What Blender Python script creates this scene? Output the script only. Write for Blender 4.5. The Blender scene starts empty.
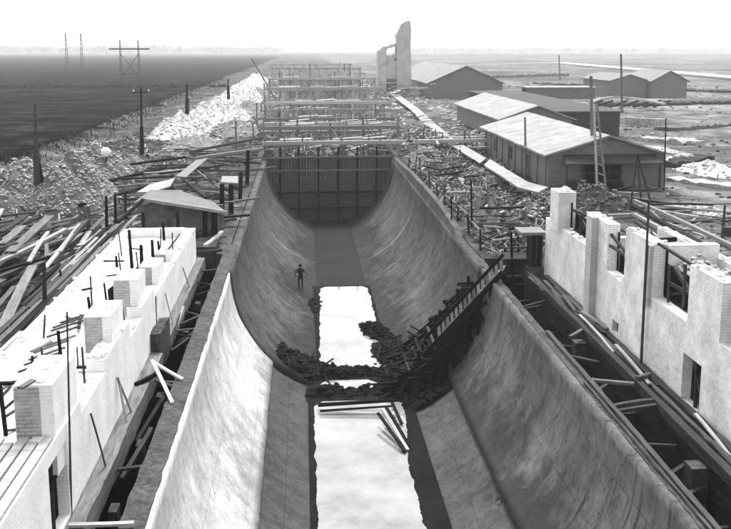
import bpy, bmesh, math, random
from math import sin, cos, pi, radians, sqrt, atan2, exp
from mathutils import Vector, Matrix, noise as mnoise

random.seed(11)
scene = bpy.context.scene
COL = scene.collection
R = random.Random(7)

# ------------------------------------------------------------------ camera
CAM = Vector((-2.45, 0.0, 10.28))
FPX, PPX, PPY = 900.0, 365.5, 207.0
YAW, PIT = radians(3.98), radians(10.0)
FW = Vector((sin(YAW)*cos(PIT), cos(YAW)*cos(PIT), -sin(PIT)))
RT = Vector((cos(YAW), -sin(YAW), 0))
UP = RT.cross(FW)

cam_data = bpy.data.cameras.new("camera")
cam = bpy.data.objects.new("camera", cam_data)
COL.objects.link(cam)
m3 = Matrix((RT, UP, -FW)).transposed()
cam.matrix_world = Matrix.Translation(CAM) @ m3.to_4x4()
cam_data.sensor_fit = 'HORIZONTAL'
cam_data.sensor_width = 36.0
cam_data.lens = 36.0*FPX/731.0
cam_data.shift_x = 0.0
cam_data.shift_y = -(264.5-PPY)/731.0
cam_data.clip_start = 0.1
cam_data.clip_end = 20000
scene.camera = cam


def ray(px, py):
    return FW + RT*((px-PPX)/FPX) - UP*((py-PPY)/FPX)


def at(px, py, z=0.0):
    d = ray(px, py)
    return CAM + d*((z-CAM.z)/d.z)


def at_y(px, py, y):
    d = ray(px, py)
    return CAM + d*((y-CAM.y)/d.y)


# ------------------------------------------------------------------ helpers
def tag(o, label=None, cat=None, group=None, kind=None):
    if label: o['label'] = label
    if cat: o['category'] = cat
    if group: o['group'] = group
    if kind: o['kind'] = kind
    return o


def thing(name, loc, label, cat, group=None):
    o = bpy.data.objects.new(name, None)
    o.empty_display_size = 0.3
    o.location = loc
    COL.objects.link(o)
    return tag(o, label, cat, group)


def root_loc(o):
    v = Vector((0, 0, 0))
    while o is not None:
        v = v + Vector(o.location)
        o = o.parent
    return v


class MB:
    """collects geometry in world coordinates"""
    def __init__(self):
        self.v = []; self.f = []

    def add(self, vs, fs):
        n = len(self.v)
        self.v += [Vector(p) for p in vs]
        self.f += [tuple(i+n for i in f) for f in fs]
        return self

    def box(self, x0, x1, y0, y1, z0, z1):
        return self.add([(x0,y0,z0),(x1,y0,z0),(x1,y1,z0),(x0,y1,z0),(x0,y0,z1),(x1,y0,z1),(x1,y1,z1),(x0,y1,z1)],
                        [(0,3,2,1),(4,5,6,7),(0,1,5,4),(1,2,6,5),(2,3,7,6),(3,0,4,7)])

    def bar(self, a, b, w, h, up=(0,0,1)):
        a = Vector(a); b = Vector(b); d = (b-a).normalized(); u = Vector(up)
        if abs(d.dot(u)) > .97: u = Vector((0,1,0))
        s = d.cross(u).normalized(); u = s.cross(d)
        vs = []
        for p in (a, b):
            for i, j in ((-1,-1),(1,-1),(1,1),(-1,1)):
                vs.append(p + s*(i*w/2) + u*(j*h/2))
        return self.add(vs, [(0,1,2,3),(7,6,5,4),(0,4,5,1),(1,5,6,2),(2,6,7,3),(3,7,4,0)])

    def tube(self, a, b, r0, r1=None, n=8):
        if r1 is None: r1 = r0
        a = Vector(a); b = Vector(b); d = (b-a).normalized()
        u = Vector((0,0,1)) if abs(d.z) < .9 else Vector((1,0,0))
        s = d.cross(u).normalized(); u = s.cross(d)
        vs = []
        for p, r in ((a, r0), (b, r1)):
            for k in range(n):
                t = 2*pi*k/n
                vs.append(p + s*(cos(t)*r) + u*(sin(t)*r))
        fs = [(k, (k+1) % n, n+(k+1) % n, n+k) for k in range(n)]
        fs.append(tuple(range(n-1, -1, -1))); fs.append(tuple(range(n, 2*n)))
        return self.add(vs, fs)

    def prism_y(self, poly, y0, y1):
        """poly in (x,z), extruded along y"""
        n = len(poly)
        vs = [(x, y0, z) for x, z in poly]+[(x, y1, z) for x, z in poly]
        fs = [tuple(range(n)), tuple(range(2*n-1, n-1, -1))]
        fs += [(k, k+n, (k+1) % n+n, (k+1) % n) for k in range(n)]
        return self.add(vs, fs)

    def prism_x(self, poly, x0, x1):
        n = len(poly)
        vs = [(x0, y, z) for y, z in poly]+[(x1, y, z) for y, z in poly]
        fs = [tuple(range(n-1, -1, -1)), tuple(range(n, 2*n))]
        fs += [(k, (k+1) % n, (k+1) % n+n, k+n) for k in range(n)]
        return self.add(vs, fs)

    def stone(self, c, r, rnd):
        c = Vector(c)
        vs = []
        base = [(1,0,0),(-1,0,0),(0,1,0),(0,-1,0),(0,0,1),(0,0,-1),(.6,.6,.5),(-.6,.6,.5),(.6,-.6,.5),(-.6,-.6,.5)]
        rot = Matrix.Rotation(rnd.uniform(0, 6.28), 3, 'Z') @ Matrix.Rotation(rnd.uniform(-.6, .6), 3, 'X')
        sx, sy, sz = rnd.uniform(.7, 1.3), rnd.uniform(.7, 1.3), rnd.uniform(.5, .9)
        for p in base:
            k = rnd.uniform(.8, 1.15)
            vs.append(c + rot @ Vector((p[0]*r*sx*k, p[1]*r*sy*k, p[2]*r*sz*k)))
        fs = [(4,6,7),(4,8,6),(4,9,8),(4,7,9),(0,6,8),(1,9,7),(2,7,6),(3,8,9),(0,2,6),(2,1,7),(1,3,9),(3,0,8),(5,2,0),(5,1,2),(5,3,1),(5,0,3)]
        return self.add(vs, fs)

    def build(self, name, mat, parent=None, origin=None, smooth=False):
        if parent is not None:
            o0 = root_loc(parent)
        elif origin is not None:
            o0 = Vector(origin)
        else:
            o0 = Vector((0, 0, 0))
        me = bpy.data.meshes.new(name)
        me.from_pydata([v-o0 for v in self.v], [], self.f)
        bm = bmesh.new(); bm.from_mesh(me)
        bmesh.ops.recalc_face_normals(bm, faces=bm.faces)
        bm.to_mesh(me); bm.free()
        if smooth:
            me.polygons.foreach_set('use_smooth', [True]*len(me.polygons))
        me.materials.append(mat)
        o = bpy.data.objects.new(name, me)
        COL.objects.link(o)
        if parent is not None:
            o.parent = parent
        else:
            o.location = o0
        return o


def copy_tree(o, parent=None):
    c = o.copy(); COL.objects.link(c)
    if parent: c.parent = parent
    for ch in list(o.children):
        copy_tree(ch, c)
    return c


def fbm(x, y, z=0.0, octv=4):
    s = 0; a = 1; t = 0
    for k in range(octv):
        s += a*mnoise.noise(Vector((x, y, z+7.3*k))); t += a
        a *= .5; x *= 2.03; y *= 2.03; z *= 2.03
    return s/t


# ------------------------------------------------------------------ materials
def newmat(name):
    m = bpy.data.materials.new(name); m.use_nodes = True
    nt = m.node_tree; nt.nodes.clear()
    out = nt.nodes.new('ShaderNodeOutputMaterial')
    b = nt.nodes.new('ShaderNodeBsdfPrincipled')
    nt.links.new(b.outputs[0], out.inputs[0])
    return m, nt, b


def N(nt, t, **kw):
    n = nt.nodes.new(t)
    for k, v in kw.items():
        if k.startswith('i_'):
            n.inputs[k[2:].replace('_', ' ')].default_value = v
        else:
            setattr(n, k, v)
    return n


def coords(nt, scale=(1, 1, 1)):
    tc = N(nt, 'ShaderNodeTexCoord'); mp = N(nt, 'ShaderNodeMapping')
    mp.inputs['Scale'].default_value = scale
    nt.links.new(tc.outputs['Object'], mp.inputs[0])
    return mp.outputs[0]


def noise_tex(nt, vec, scale, detail=6, rough=.6):
    n = N(nt, 'ShaderNodeTexNoise')
    n.inputs['Scale'].default_value = scale
    n.inputs['Detail'].default_value = detail
    n.inputs['Roughness'].default_value = rough
    nt.links.new(vec, n.inputs['Vector'])
    return n.outputs['Fac']


def ramp(nt, fac, stops):
    r = N(nt, 'ShaderNodeValToRGB')
    e = r.color_ramp.elements
    while len(e) > len(stops): e.remove(e[-1])
    while len(e) < len(stops): e.new(.5)
    for k, (p, c) in enumerate(stops):
        e[k].position = p; e[k].color = (c, c, c, 1)
    nt.links.new(fac, r.inputs[0])
    return r.outputs[0]


def math_node(nt, op, a, b=None, clamp=False):
    m = N(nt, 'ShaderNodeMath', operation=op, use_clamp=clamp)
    for k, x in enumerate((a, b)):
        if x is None: continue
        if isinstance(x, (int, float)): m.inputs[k].default_value = x
        else: nt.links.new(x, m.inputs[k])
    return m.outputs[0]


def mixc(nt, fac, a, b, blend='MIX'):
    m = N(nt, 'ShaderNodeMix', data_type='RGBA', blend_type=blend)
    for sock, x in ((m.inputs[0], fac), (m.inputs[6], a), (m.inputs[7], b)):
        if isinstance(x, (int, float)):
            sock.default_value = x if sock.type == 'VALUE' else (x, x, x, 1)
        else: nt.links.new(x, sock)
    return m.outputs[2]


def bump(nt, b, h, strength=.4, dist=.03):
    bp = N(nt, 'ShaderNodeBump')
    bp.inputs['Strength'].default_value = strength
    bp.inputs['Distance'].default_value = dist
    nt.links.new(h, bp.inputs['Height'])
    nt.links.new(bp.outputs[0], b.inputs['Normal'])


def rough_mat(name, lo, hi, scale=3.0, rough=.9, bs=.5, bd=.04, big=.25, stretch=(1, 1, 1), rnd=0.0, spec=.05):
    """mottled dull material; two scales of noise between two greys, an optional per object shift"""
    m, nt, b = newmat(name)
    v = coords(nt, stretch)
    n1 = noise_tex(nt, v, scale, 8, .65)
    n2 = noise_tex(nt, v, scale*big, 4, .55)
    s = math_node(nt, 'ADD', math_node(nt, 'MULTIPLY', n1, .6), math_node(nt, 'MULTIPLY', n2, .4))
    c = ramp(nt, s, [(.32, lo), (.5, (lo+hi)/2), (.68, hi)])
    if rnd > 0:
        oi = N(nt, 'ShaderNodeObjectInfo')
        k = math_node(nt, 'ADD', math_node(nt, 'MULTIPLY', oi.outputs['Random'], 2*rnd), 1-rnd)
        c = mixc(nt, 1.0, c, k, 'MULTIPLY')
    nt.links.new(c, b.inputs['Base Color'])
    b.inputs['Roughness'].default_value = rough
    b.inputs['Specular IOR Level'].default_value = spec
    bump(nt, b, n1, bs, bd)
    return m


def wood_mat(name, lo, hi, rnd=.35, along='x'):
    return rough_mat(name, lo, hi, 5.0, .85, .3, .01, .3, (.35, 4, 4) if along == 'x' else (4, .35, 4), rnd)


def brick_mat(name, c1, c2, mort, stain=.5):
    m, nt, b = newmat(name)
    tc = N(nt, 'ShaderNodeTexCoord'); sp = N(nt, 'ShaderNodeSeparateXYZ')
    nt.links.new(tc.outputs['Object'], sp.inputs[0])
    ge = N(nt, 'ShaderNodeNewGeometry'); sn = N(nt, 'ShaderNodeSeparateXYZ')
    nt.links.new(ge.outputs['Normal'], sn.inputs[0])
    isx = math_node(nt, 'GREATER_THAN', math_node(nt, 'ABSOLUTE', sn.outputs[0]), .6)
    isz = math_node(nt, 'GREATER_THAN', math_node(nt, 'ABSOLUTE', sn.outputs[2]), .6)
    u = math_node(nt, 'ADD', math_node(nt, 'MULTIPLY', sp.outputs[1], isx),
                  math_node(nt, 'MULTIPLY', sp.outputs[0], math_node(nt, 'SUBTRACT', 1.0, isx)))
    w = math_node(nt, 'ADD', math_node(nt, 'MULTIPLY', sp.outputs[1], isz),
                  math_node(nt, 'MULTIPLY', sp.outputs[2], math_node(nt, 'SUBTRACT', 1.0, isz)))
    cb = N(nt, 'ShaderNodeCombineXYZ')
    nt.links.new(u, cb.inputs[0]); nt.links.new(w, cb.inputs[1])
    br = N(nt, 'ShaderNodeTexBrick')
    br.inputs['Color1'].default_value = (c1,)*3+(1,)
    br.inputs['Color2'].default_value = (c2,)*3+(1,)
    br.inputs['Mortar'].default_value = (mort,)*3+(1,)
    br.inputs['Scale'].default_value = 1.0
    br.inputs['Brick Width'].default_value = .27
    br.inputs['Row Height'].default_value = .085
    br.inputs['Mortar Size'].default_value = .012
    br.inputs['Bias'].default_value = -.2
    nt.links.new(cb.outputs[0], br.inputs['Vector'])
    v = coords(nt)
    n1 = noise_tex(nt, v, 1.1, 8, .65)
    n2 = noise_tex(nt, v, 9.0, 5, .7)
    st = ramp(nt, math_node(nt, 'ADD', math_node(nt, 'MULTIPLY', n1, .65), math_node(nt, 'MULTIPLY', n2, .35)),
              [(.33, stain), (.47, .5+stain/2), (.6, 1.0)])
    smear = ramp(nt, noise_tex(nt, v, 1.7, 6, .65), [(.44, 0), (.6, .85)])
    bc = mixc(nt, smear, br.outputs['Color'], c1)
    c = mixc(nt, 1.0, bc, st, 'MULTIPLY')
    nt.links.new(c, b.inputs['Base Color'])
    b.inputs['Roughness'].default_value = .9
    b.inputs['Specular IOR Level'].default_value = .15
    h = math_node(nt, 'SUBTRACT', n2, math_node(nt, 'MULTIPLY', br.outputs['Fac'], .6))
    bump(nt, b, h, .5, .02)
    return m


def lining_mat(name, lo, hi, seams=(), seam_dark=.45, streak=.5, patch=.6, sc=1.0, drip=.55, damp=None):
    """cast concrete / plaster: cloudy patches, streaks that run down the curve, a few seams across"""
    m, nt, b = newmat(name)
    v = coords(nt)
    big = noise_tex(nt, v, .28*sc, 5, .6)
    mid = noise_tex(nt, v, 1.3*sc, 7, .65)
    fine = noise_tex(nt, v, 6.5, 8, .78)
    vs = coords(nt, (.7, 1.6, .7))
    stk = noise_tex(nt, vs, 1.0, 6, .65)
    s = math_node(nt, 'ADD', math_node(nt, 'MULTIPLY', big, patch*.5), math_node(nt, 'MULTIPLY', mid, .5))
    s = math_node(nt, 'ADD', s, math_node(nt, 'MULTIPLY', stk, streak*.22))
    s = math_node(nt, 'ADD', s, math_node(nt, 'MULTIPLY', fine, .5))
    tot = patch*.5+.5+streak*.22+.5
    s = math_node(nt, 'DIVIDE', s, tot)
    c = ramp(nt, s, [(.38, lo), (.49, lo*.5+hi*.5), (.6, hi)])
    tc = N(nt, 'ShaderNodeTexCoord'); sp = N(nt, 'ShaderNodeSeparateXYZ')
    nt.links.new(tc.outputs['Object'], sp.inputs[0])
    wob = math_node(nt, 'MULTIPLY', math_node(nt, 'SUBTRACT', mid, .5), .5)
    yy = math_node(nt, 'ADD', sp.outputs[1], wob)
    for (y, w, k) in seams:
        d = math_node(nt, 'ABSOLUTE', math_node(nt, 'SUBTRACT', yy, y))
        f = math_node(nt, 'LESS_THAN', d, w)
        c = mixc(nt, math_node(nt, 'MULTIPLY', f, seam_dark), c, k)
    # pits and splashes
    vo = N(nt, 'ShaderNodeTexVoronoi'); vo.inputs['Scale'].default_value = 1.1
    nt.links.new(v, vo.inputs['Vector'])
    pit = math_node(nt, 'LESS_THAN', vo.outputs['Distance'], math_node(nt, 'MULTIPLY', fine, .16))
    c = mixc(nt, math_node(nt, 'MULTIPLY', pit, .45), c, lo*.6)
    # cracks
    ds = N(nt, 'ShaderNodeVectorMath', operation='ADD')
    nn = N(nt, 'ShaderNodeTexNoise'); nn.inputs['Scale'].default_value = .9; nn.inputs['Detail'].default_value = 4
    nt.links.new(v, nn.inputs['Vector'])
    nt.links.new(v, ds.inputs[0]); nt.links.new(nn.outputs['Color'], ds.inputs[1])
    ck = N(nt, 'ShaderNodeTexVoronoi', feature='DISTANCE_TO_EDGE'); ck.inputs['Scale'].default_value = .23
    nt.links.new(ds.outputs[0], ck.inputs['Vector'])
    cl = math_node(nt, 'LESS_THAN', ck.outputs['Distance'], .0035)
    cgap = ramp(nt, big, [(.47, 0), (.53, 1)])
    c = mixc(nt, math_node(nt, 'MULTIPLY', math_node(nt, 'MULTIPLY', cl, cgap), .7), c, lo*.4)
    # faint day joints that run along the channel
    ang = math_node(nt, 'ARCTAN2', sp.outputs[0], math_node(nt, 'SUBTRACT', 6.3, sp.outputs[2]))
    an = math_node(nt, 'ADD', math_node(nt, 'MULTIPLY', ang, 3.6), math_node(nt, 'MULTIPLY', mid, .05))
    aj = math_node(nt, 'LESS_THAN', math_node(nt, 'FRACT', an), .022)
    c = mixc(nt, math_node(nt, 'MULTIPLY', aj, .4), c, lo*.7)
    # drips down the wall and a tide mark of damp near the bottom
    vd = coords(nt, (.12, 3.2, .12))
    dr = ramp(nt, noise_tex(nt, vd, 1.0, 4, .6), [(.55, 0), (.63, 1)])
    brk = ramp(nt, noise_tex(nt, v, .5, 4, .6), [(.45, 0), (.6, 1)])
    c = mixc(nt, math_node(nt, 'MULTIPLY', math_node(nt, 'MULTIPLY', dr, brk), drip), c, lo*.5)
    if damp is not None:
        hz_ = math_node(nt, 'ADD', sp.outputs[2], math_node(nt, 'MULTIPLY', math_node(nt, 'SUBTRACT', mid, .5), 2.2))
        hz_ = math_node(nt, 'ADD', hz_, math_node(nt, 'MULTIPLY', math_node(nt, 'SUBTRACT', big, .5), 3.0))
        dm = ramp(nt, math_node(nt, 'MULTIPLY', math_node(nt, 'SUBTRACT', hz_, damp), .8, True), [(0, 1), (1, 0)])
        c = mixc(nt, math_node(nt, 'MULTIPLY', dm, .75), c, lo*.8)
    nt.links.new(c, b.inputs['Base Color'])
    b.inputs['Roughness'].default_value = .85
    b.inputs['Specular IOR Level'].default_value = .06
    h = math_node(nt, 'ADD', mid, math_node(nt, 'MULTIPLY', fine, .4))
    bump(nt, b, h, .35, .05)
    return m


M = {}
M['wood'] = wood_mat('weathered_board', .04, .15, .5)
M['wood_pale'] = wood_mat('pale_sawn_board', .15, .36, .4)
M['wood_dark'] = wood_mat('tarred_timber', .003, .011, .4)
M['wood_mid'] = wood_mat('grey_timber', .018, .065, .4)
M['wood_hazed'] = wood_mat('hazed_timber', .16, .4, .4)  # far timber made paler, haze put into the colour
M['hazed_dark'] = wood_mat('hazed_dark_timber', .08, .2, .3)  # dark timber lifted in tone to paint distance haze
M['barn_wall'] = wood_mat('hazy_boarding', .1, .2, .1)  # boarding paled, the haze is partly in this colour
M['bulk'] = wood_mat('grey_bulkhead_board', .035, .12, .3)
M['hazed_pale'] = wood_mat('hazed_pale_timber', .28, .52, .3)  # palest far timber, haze painted into it
M['ledge'] = rough_mat('dirty_shaded_footing', .006, .045, 3.0, .95, .9, .06, .25, (2.5, .4, 2.5))  # dirt, darkened further to paint the shade of the trench side
M['white_wall'] = brick_mat('limewashed_brick', .84, .79, .7, .78)
M['pier_brick'] = brick_mat('bare_shaded_brick', .44, .33, .22, .6)  # exposed brick, darkened to paint the unlit side of the piers
M['right_brick'] = brick_mat('dusty_pale_brick', .8, .7, .57, .55)
M['right_pilaster'] = brick_mat('shaded_pale_brick', .45, .38, .33, .7)  # pale brick darkened, shade of the unlit face put into the colour
M['slab'] = rough_mat('white_mortar', .42, .8, 1.3, .9, .5, .04)
M['kerb'] = rough_mat('gravelly_concrete', .02, .1, 6.0, .95, .8, .05)
M['earth'] = rough_mat('dug_earth', .015, .07, 2.0, .95, .9, .15)
M['earth_mid'] = rough_mat('grey_spoil', .05, .2, 2.4, .95, .9, .15)
M['stone'] = rough_mat('broken_stone', .15, .46, 3.0, .95, .7, .05)
M['stone_pale'] = rough_mat('white_chalk_spoil', .26, .5, 2.0, .95, .7, .06)
M['mud'] = rough_mat('wet_mud', .003, .011, 2.0, .95, .8, .06)
M['rubble_and_shade'] = rough_mat('dark_rubble_and_shade', .003, .013, 4.0, .9, .8, .08)  # real rubble, and black panels that paint shade in openings
M['rust'] = rough_mat('dark_iron', .02, .06, 6.0, .6, .3, .01)
M['shed_wall'] = wood_mat('shed_boarding', .06, .16, .1)
M['shed_front'] = wood_mat('weathered_shed_boarding', .09, .22, .1)
M['shed_roof'] = rough_mat('pale_roofing_felt', .17, .34, .8, .8, .2, .02)
M['shed_roof_grey'] = rough_mat('grey_roofing_felt', .14, .24, 1.0, .8, .2, .02)
M['tower'] = rough_mat('weathered_masonry', .28, .5, .7, .9, .5, .1)
M['formwork'] = wood_mat('mortar_stained_board', .05, .2, .1, 'y')
M['beam_mid'] = wood_mat('dark_long_beam', .018, .065, .4, 'y')
M['beam'] = wood_mat('grey_long_beam', .04, .14, .4, 'y')
M['leaf_dark'] = rough_mat('dark_hedge', .008, .025, 1.0, .95, .3, .1)
M['leaf'] = rough_mat('far_foliage', .05, .11, 1.0, .9, .3, .1)
M['cloth'] = rough_mat('dark_work_clothes', .008, .028, 8.0, .9, .3, .01)
M['skin'] = rough_mat('skin', .3, .38, 8.0, .6, .1, .003)
M['globe'] = rough_mat('white_enamel', .8, .82, 2.0, .3, .0, .01)
M['glass'] = rough_mat('dark_window_glass', .02, .03, 2.0, .15, .0, .01, spec=.5)

M['far_lining'] = lining_mat('cast_concrete', .015, .105, [(5.5, 0.05, 0.06), (11.0, 0.04, 0.3), (17, 0.05, 0.07), (23.5, 0.12, 0.06), (25.0, 0.1, 0.34), (26.2, 0.05, 0.07), (32, 0.06, 0.3), (36.5, 0.06, 0.06)], .5, damp=1.0)
M['near_left'] = lining_mat('sunlit_plaster', .22, .64, [(-19.0, 0.03, 0.3), (-11.5, 0.03, 0.3), (-5.0, 0.03, 0.35)], .3, .6, .9, drip=.35, damp=1.75)  # plaster with its sunlit tone painted in, blended darker at the lower edge
M['near_right'] = lining_mat('stained_shaded_concrete', .022, .14, [(-21.5, 0.03, 0.04), (-15.8, 0.04, 0.05), (-10.0, 0.03, 0.02), (-4.5, 0.05, 0.05)], .6, .7, 1.0, drip=.7, damp=2.6)  # opposite wall, its shaded side painted in along with the stains
M['near_floor'] = lining_mat('rough_invert_concrete', .02, .085, [(-20, 0.05, 0.05), (-8, 0.05, 0.06)], .4, .8, .8, 1.3, drip=.3)
M['damp_floor'] = lining_mat('damp_concrete', .006, .02, [], .4, .6, .8)

def roof_mat(name, lo, hi):
    m, nt, b = newmat(name)
    v = coords(nt); sp = N(nt, 'ShaderNodeSeparateXYZ'); nt.links.new(v, sp.inputs[0])
    n1 = noise_tex(nt, v, .7, 7, .65); n2 = noise_tex(nt, coords(nt, (.5, 3, .5)), 1.2, 5, .6)
    c = ramp(nt, math_node(nt, 'ADD', math_node(nt, 'MULTIPLY', n1, .55), math_node(nt, 'MULTIPLY', n2, .45)), [(.36, lo), (.5, (lo+hi)/2), (.64, hi)])
    fr = math_node(nt, 'FRACT', math_node(nt, 'ADD', sp.outputs[1], math_node(nt, 'MULTIPLY', n1, .15)))
    c = mixc(nt, math_node(nt, 'MULTIPLY', math_node(nt, 'LESS_THAN', fr, .07), .45), c, lo*.5)
    nt.links.new(c, b.inputs['Base Color']); b.inputs['Roughness'].default_value = .85; b.inputs['Specular IOR Level'].default_value = .08
    bump(nt, b, n1, .3, .03)
    return m
M['shed_roof'] = roof_mat('pale_roofing_felt', .15, .32)
M['shed_roof_grey'] = roof_mat('grey_roofing_felt', .11, .24)

# water: milky cement water
wm, nt, b = newmat('milky_water')
v = coords(nt)
n = noise_tex(nt, v, .38, 8, .7)
nt.links.new(ramp(nt, n, [(.34, .1), (.5, .17), (.66, .23)]), b.inputs['Base Color'])
b.inputs['Roughness'].default_value = .06
b.inputs['IOR'].default_value = 1.33
n2 = noise_tex(nt, v, 3.0, 3, .5)
bump(nt, b, n2, .04, .02)
M['water'] = wm

# ground: dark meadow far left, grey trampled dirt elsewhere
gm, nt, b = newmat('site_ground')
tc = N(nt, 'ShaderNodeTexCoord'); sp = N(nt, 'ShaderNodeSeparateXYZ')
nt.links.new(tc.outputs['Object'], sp.inputs[0])
v = coords(nt)
nbig = noise_tex(nt, v, .02, 5, .6)
nmid = noise_tex(nt, v, .22, 8, .65)
nfine = noise_tex(nt, v, 2.2, 8, .7)
vfld = coords(nt, (.6, 1.0, 1.0))
nfield = noise_tex(nt, vfld, .16, 10, .78)
edge = math_node(nt, 'ADD', sp.outputs[0], math_node(nt, 'MULTIPLY', math_node(nt, 'SUBTRACT', nmid, .5), 9.0))
edge = math_node(nt, 'ADD', edge, math_node(nt, 'MULTIPLY', math_node(nt, 'SUBTRACT', nbig, .5), 14.0))
isfield = ramp(nt, math_node(nt, 'MULTIPLY', math_node(nt, 'ADD', edge, 40.0), 1/20.0, True), [(.50, 1), (.60, 0)])
dirt = ramp(nt, math_node(nt, 'ADD', math_node(nt, 'MULTIPLY', nmid, .55), math_node(nt, 'MULTIPLY', nfine, .45)),
            [(.36, .012), (.47, .045), (.57, .1), (.68, .24)])
far_right = ramp(nt, math_node(nt, 'ADD', math_node(nt, 'MULTIPLY', nbig, .4), math_node(nt, 'ADD', math_node(nt, 'MULTIPLY', nmid, .4), math_node(nt, 'MULTIPLY', nfine, .2))),
                 [(.38, .035), (.5, .09), (.6, .24)])
isr = ramp(nt, math_node(nt, 'MULTIPLY', math_node(nt, 'SUBTRACT', edge, 14.0), 1/20.0, True), [(.1, 0), (.6, 1)])
c = mixc(nt, isr, dirt, far_right)
field = ramp(nt, nfield, [(.4, .002), (.5, .007), (.6, .024)])
farl = ramp(nt, math_node(nt, 'MULTIPLY', math_node(nt, 'ADD', sp.outputs[1], math_node(nt, 'MULTIPLY', nbig, 500.0)), 1/3000.0, True), [(.42, 0), (.55, 1)])
c = mixc(nt, isfield, c, field)
c = mixc(nt, farl, c, ramp(nt, nbig, [(.35, .02), (.65, .08)]))
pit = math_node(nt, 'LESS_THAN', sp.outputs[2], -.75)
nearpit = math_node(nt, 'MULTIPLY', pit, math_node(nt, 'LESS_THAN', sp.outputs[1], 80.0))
c = mixc(nt, nearpit, c, ramp(nt, nfine, [(.35, .002), (.6, .01)]))     # wet clay in the trenches, blackened so the colour carries their shade
nt.links.new(c, b.inputs['Base Color'])
b.inputs['Roughness'].default_value = .95
b.inputs['Specular IOR Level'].default_value = 0
bump(nt, b, nfine, .8, .12)
M['ground'] = gm

# ------------------------------------------------------------------ ground
def sm(a, b, x):
    t = min(1, max(0, (x-a)/(b-a))); return t*t*(3-2*t)


def gz(x, y):
    """height of the finished ground"""
    if abs(x) < 6.34:
        if y < 83.75: return -8.0
        if y < 188: return -3.2+.5*fbm(x*.4, y*.3)
        return -3.2+3.2*sm(188, 196, y)
    if -7.62 < x < -6.3 and y < 45: return -2.6+.2*fbm(x*2, y)
    if 6.2 < x < 8.1 and y < 43: return -3.0+.2*fbm(x*2, y)
    if 8.1 <= x < 12.7 and y < 41: return -.34
    if -11.3 < x <= -7.6 and y < 44.5: return -.3
    b = .13*fbm(x*.5, y*.5, 1)+.35*fbm(x*.09, y*.09, 3)*sm(14, 30, abs(x))
    if x > 12.6 and y < 60:
        b += 1.9*sm(12.6, 13.4, x)*(1-sm(18, 27, x))*(1-sm(34, 50, y))
    if x > 7:
        b += 1.0*sm(7.2, 10.0, x)*(1-sm(12.5, 15.0, x))*sm(42, 46, y)*(1-sm(105, 130, y))*(.7+.9*fbm(x*.35, y*.25, 5))
    if x < -11:
        b += .5*sm(-11, -13, x)*(1-sm(-24, -20, -abs(x))) if False else .35*sm(11.5, 13.5, -x)*(1-sm(20, 27, -x))*(.6+fbm(x*.3, y*.3, 9))
    if -31 < x < -26:
        b += .7*(1-abs(x+28.5)/2.5)*(.7+fbm(x*.2, y*.15))
    k = sm(40, 200, abs(x))
    b *= (1-.5*k)
    return b


xs = []
def span(a, b, st):
    k = a
    while k < b-1e-6:
        xs.append(round(k, 4)); k += st
for a_, b_, s_ in ((-6000, -1000, 500), (-1000, -200, 80), (-200, -60, 14), (-60, -32, 2.5), (-32, -12, .55)): span(a_, b_, s_)
xs += [-12, -11.6, -11.32, -11.28, -9.5, -7.64, -7.6, -7.2, -6.9, -6.6, -6.45, -6.36, -6.32, -4, -2, 0, 2, 4, 6.32, 6.36, 6.42, 6.5, 6.6, 6.7, 7.0, 7.4, 7.8, 8.08, 8.12, 9, 10, 11, 12, 12.68, 12.72]
xs2 = xs; xs = []
for a_, b_, s_ in ((13, 34, .6), (34, 70, 1.8), (70, 220, 12), (220, 1000, 80), (1000, 6501, 500)): span(a_, b_, s_)
xs = xs2+xs
ys = []
k = 2.0
while k < 40.5: ys.append(k); k += .75
ys += [40.9, 41.05, 42.0, 42.95, 43.05, 44.0, 44.45, 44.55, 44.95, 45.05, 46]
k = 46.8
while k < 83: ys.append(k); k += .75
ys += [83.7, 83.8]
k = 84.8
while k < 200: ys.append(k); k += 1.6
while k < 7000: ys.append(k); k *= 1.09
ys = [-3000, -600, -120, -30, -8] + ys
mb = MB()
nx = len(xs)
vs = [(x, y, gz(x, y)) for y in ys for x in xs]
fs = [(j*nx+i, j*nx+i+1, (j+1)*nx+i+1, (j+1)*nx+i) for j in range(len(ys)-1) for i in range(nx-1)]
mb.add(vs, fs)
tag(mb.build('ground', M['ground'], smooth=False), kind='structure')

# far pale road on the right and dark ditch across the left meadow
mb = MB()
a, b_ = at(560, 63.2, .3), at(760, 80.5, .3)
mb.bar(Vector((a.x, a.y, .55)), Vector((b_.x, b_.y, .55)), 9, .5)
tag(mb.build('road', M['stone_pale']), kind='structure')

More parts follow.
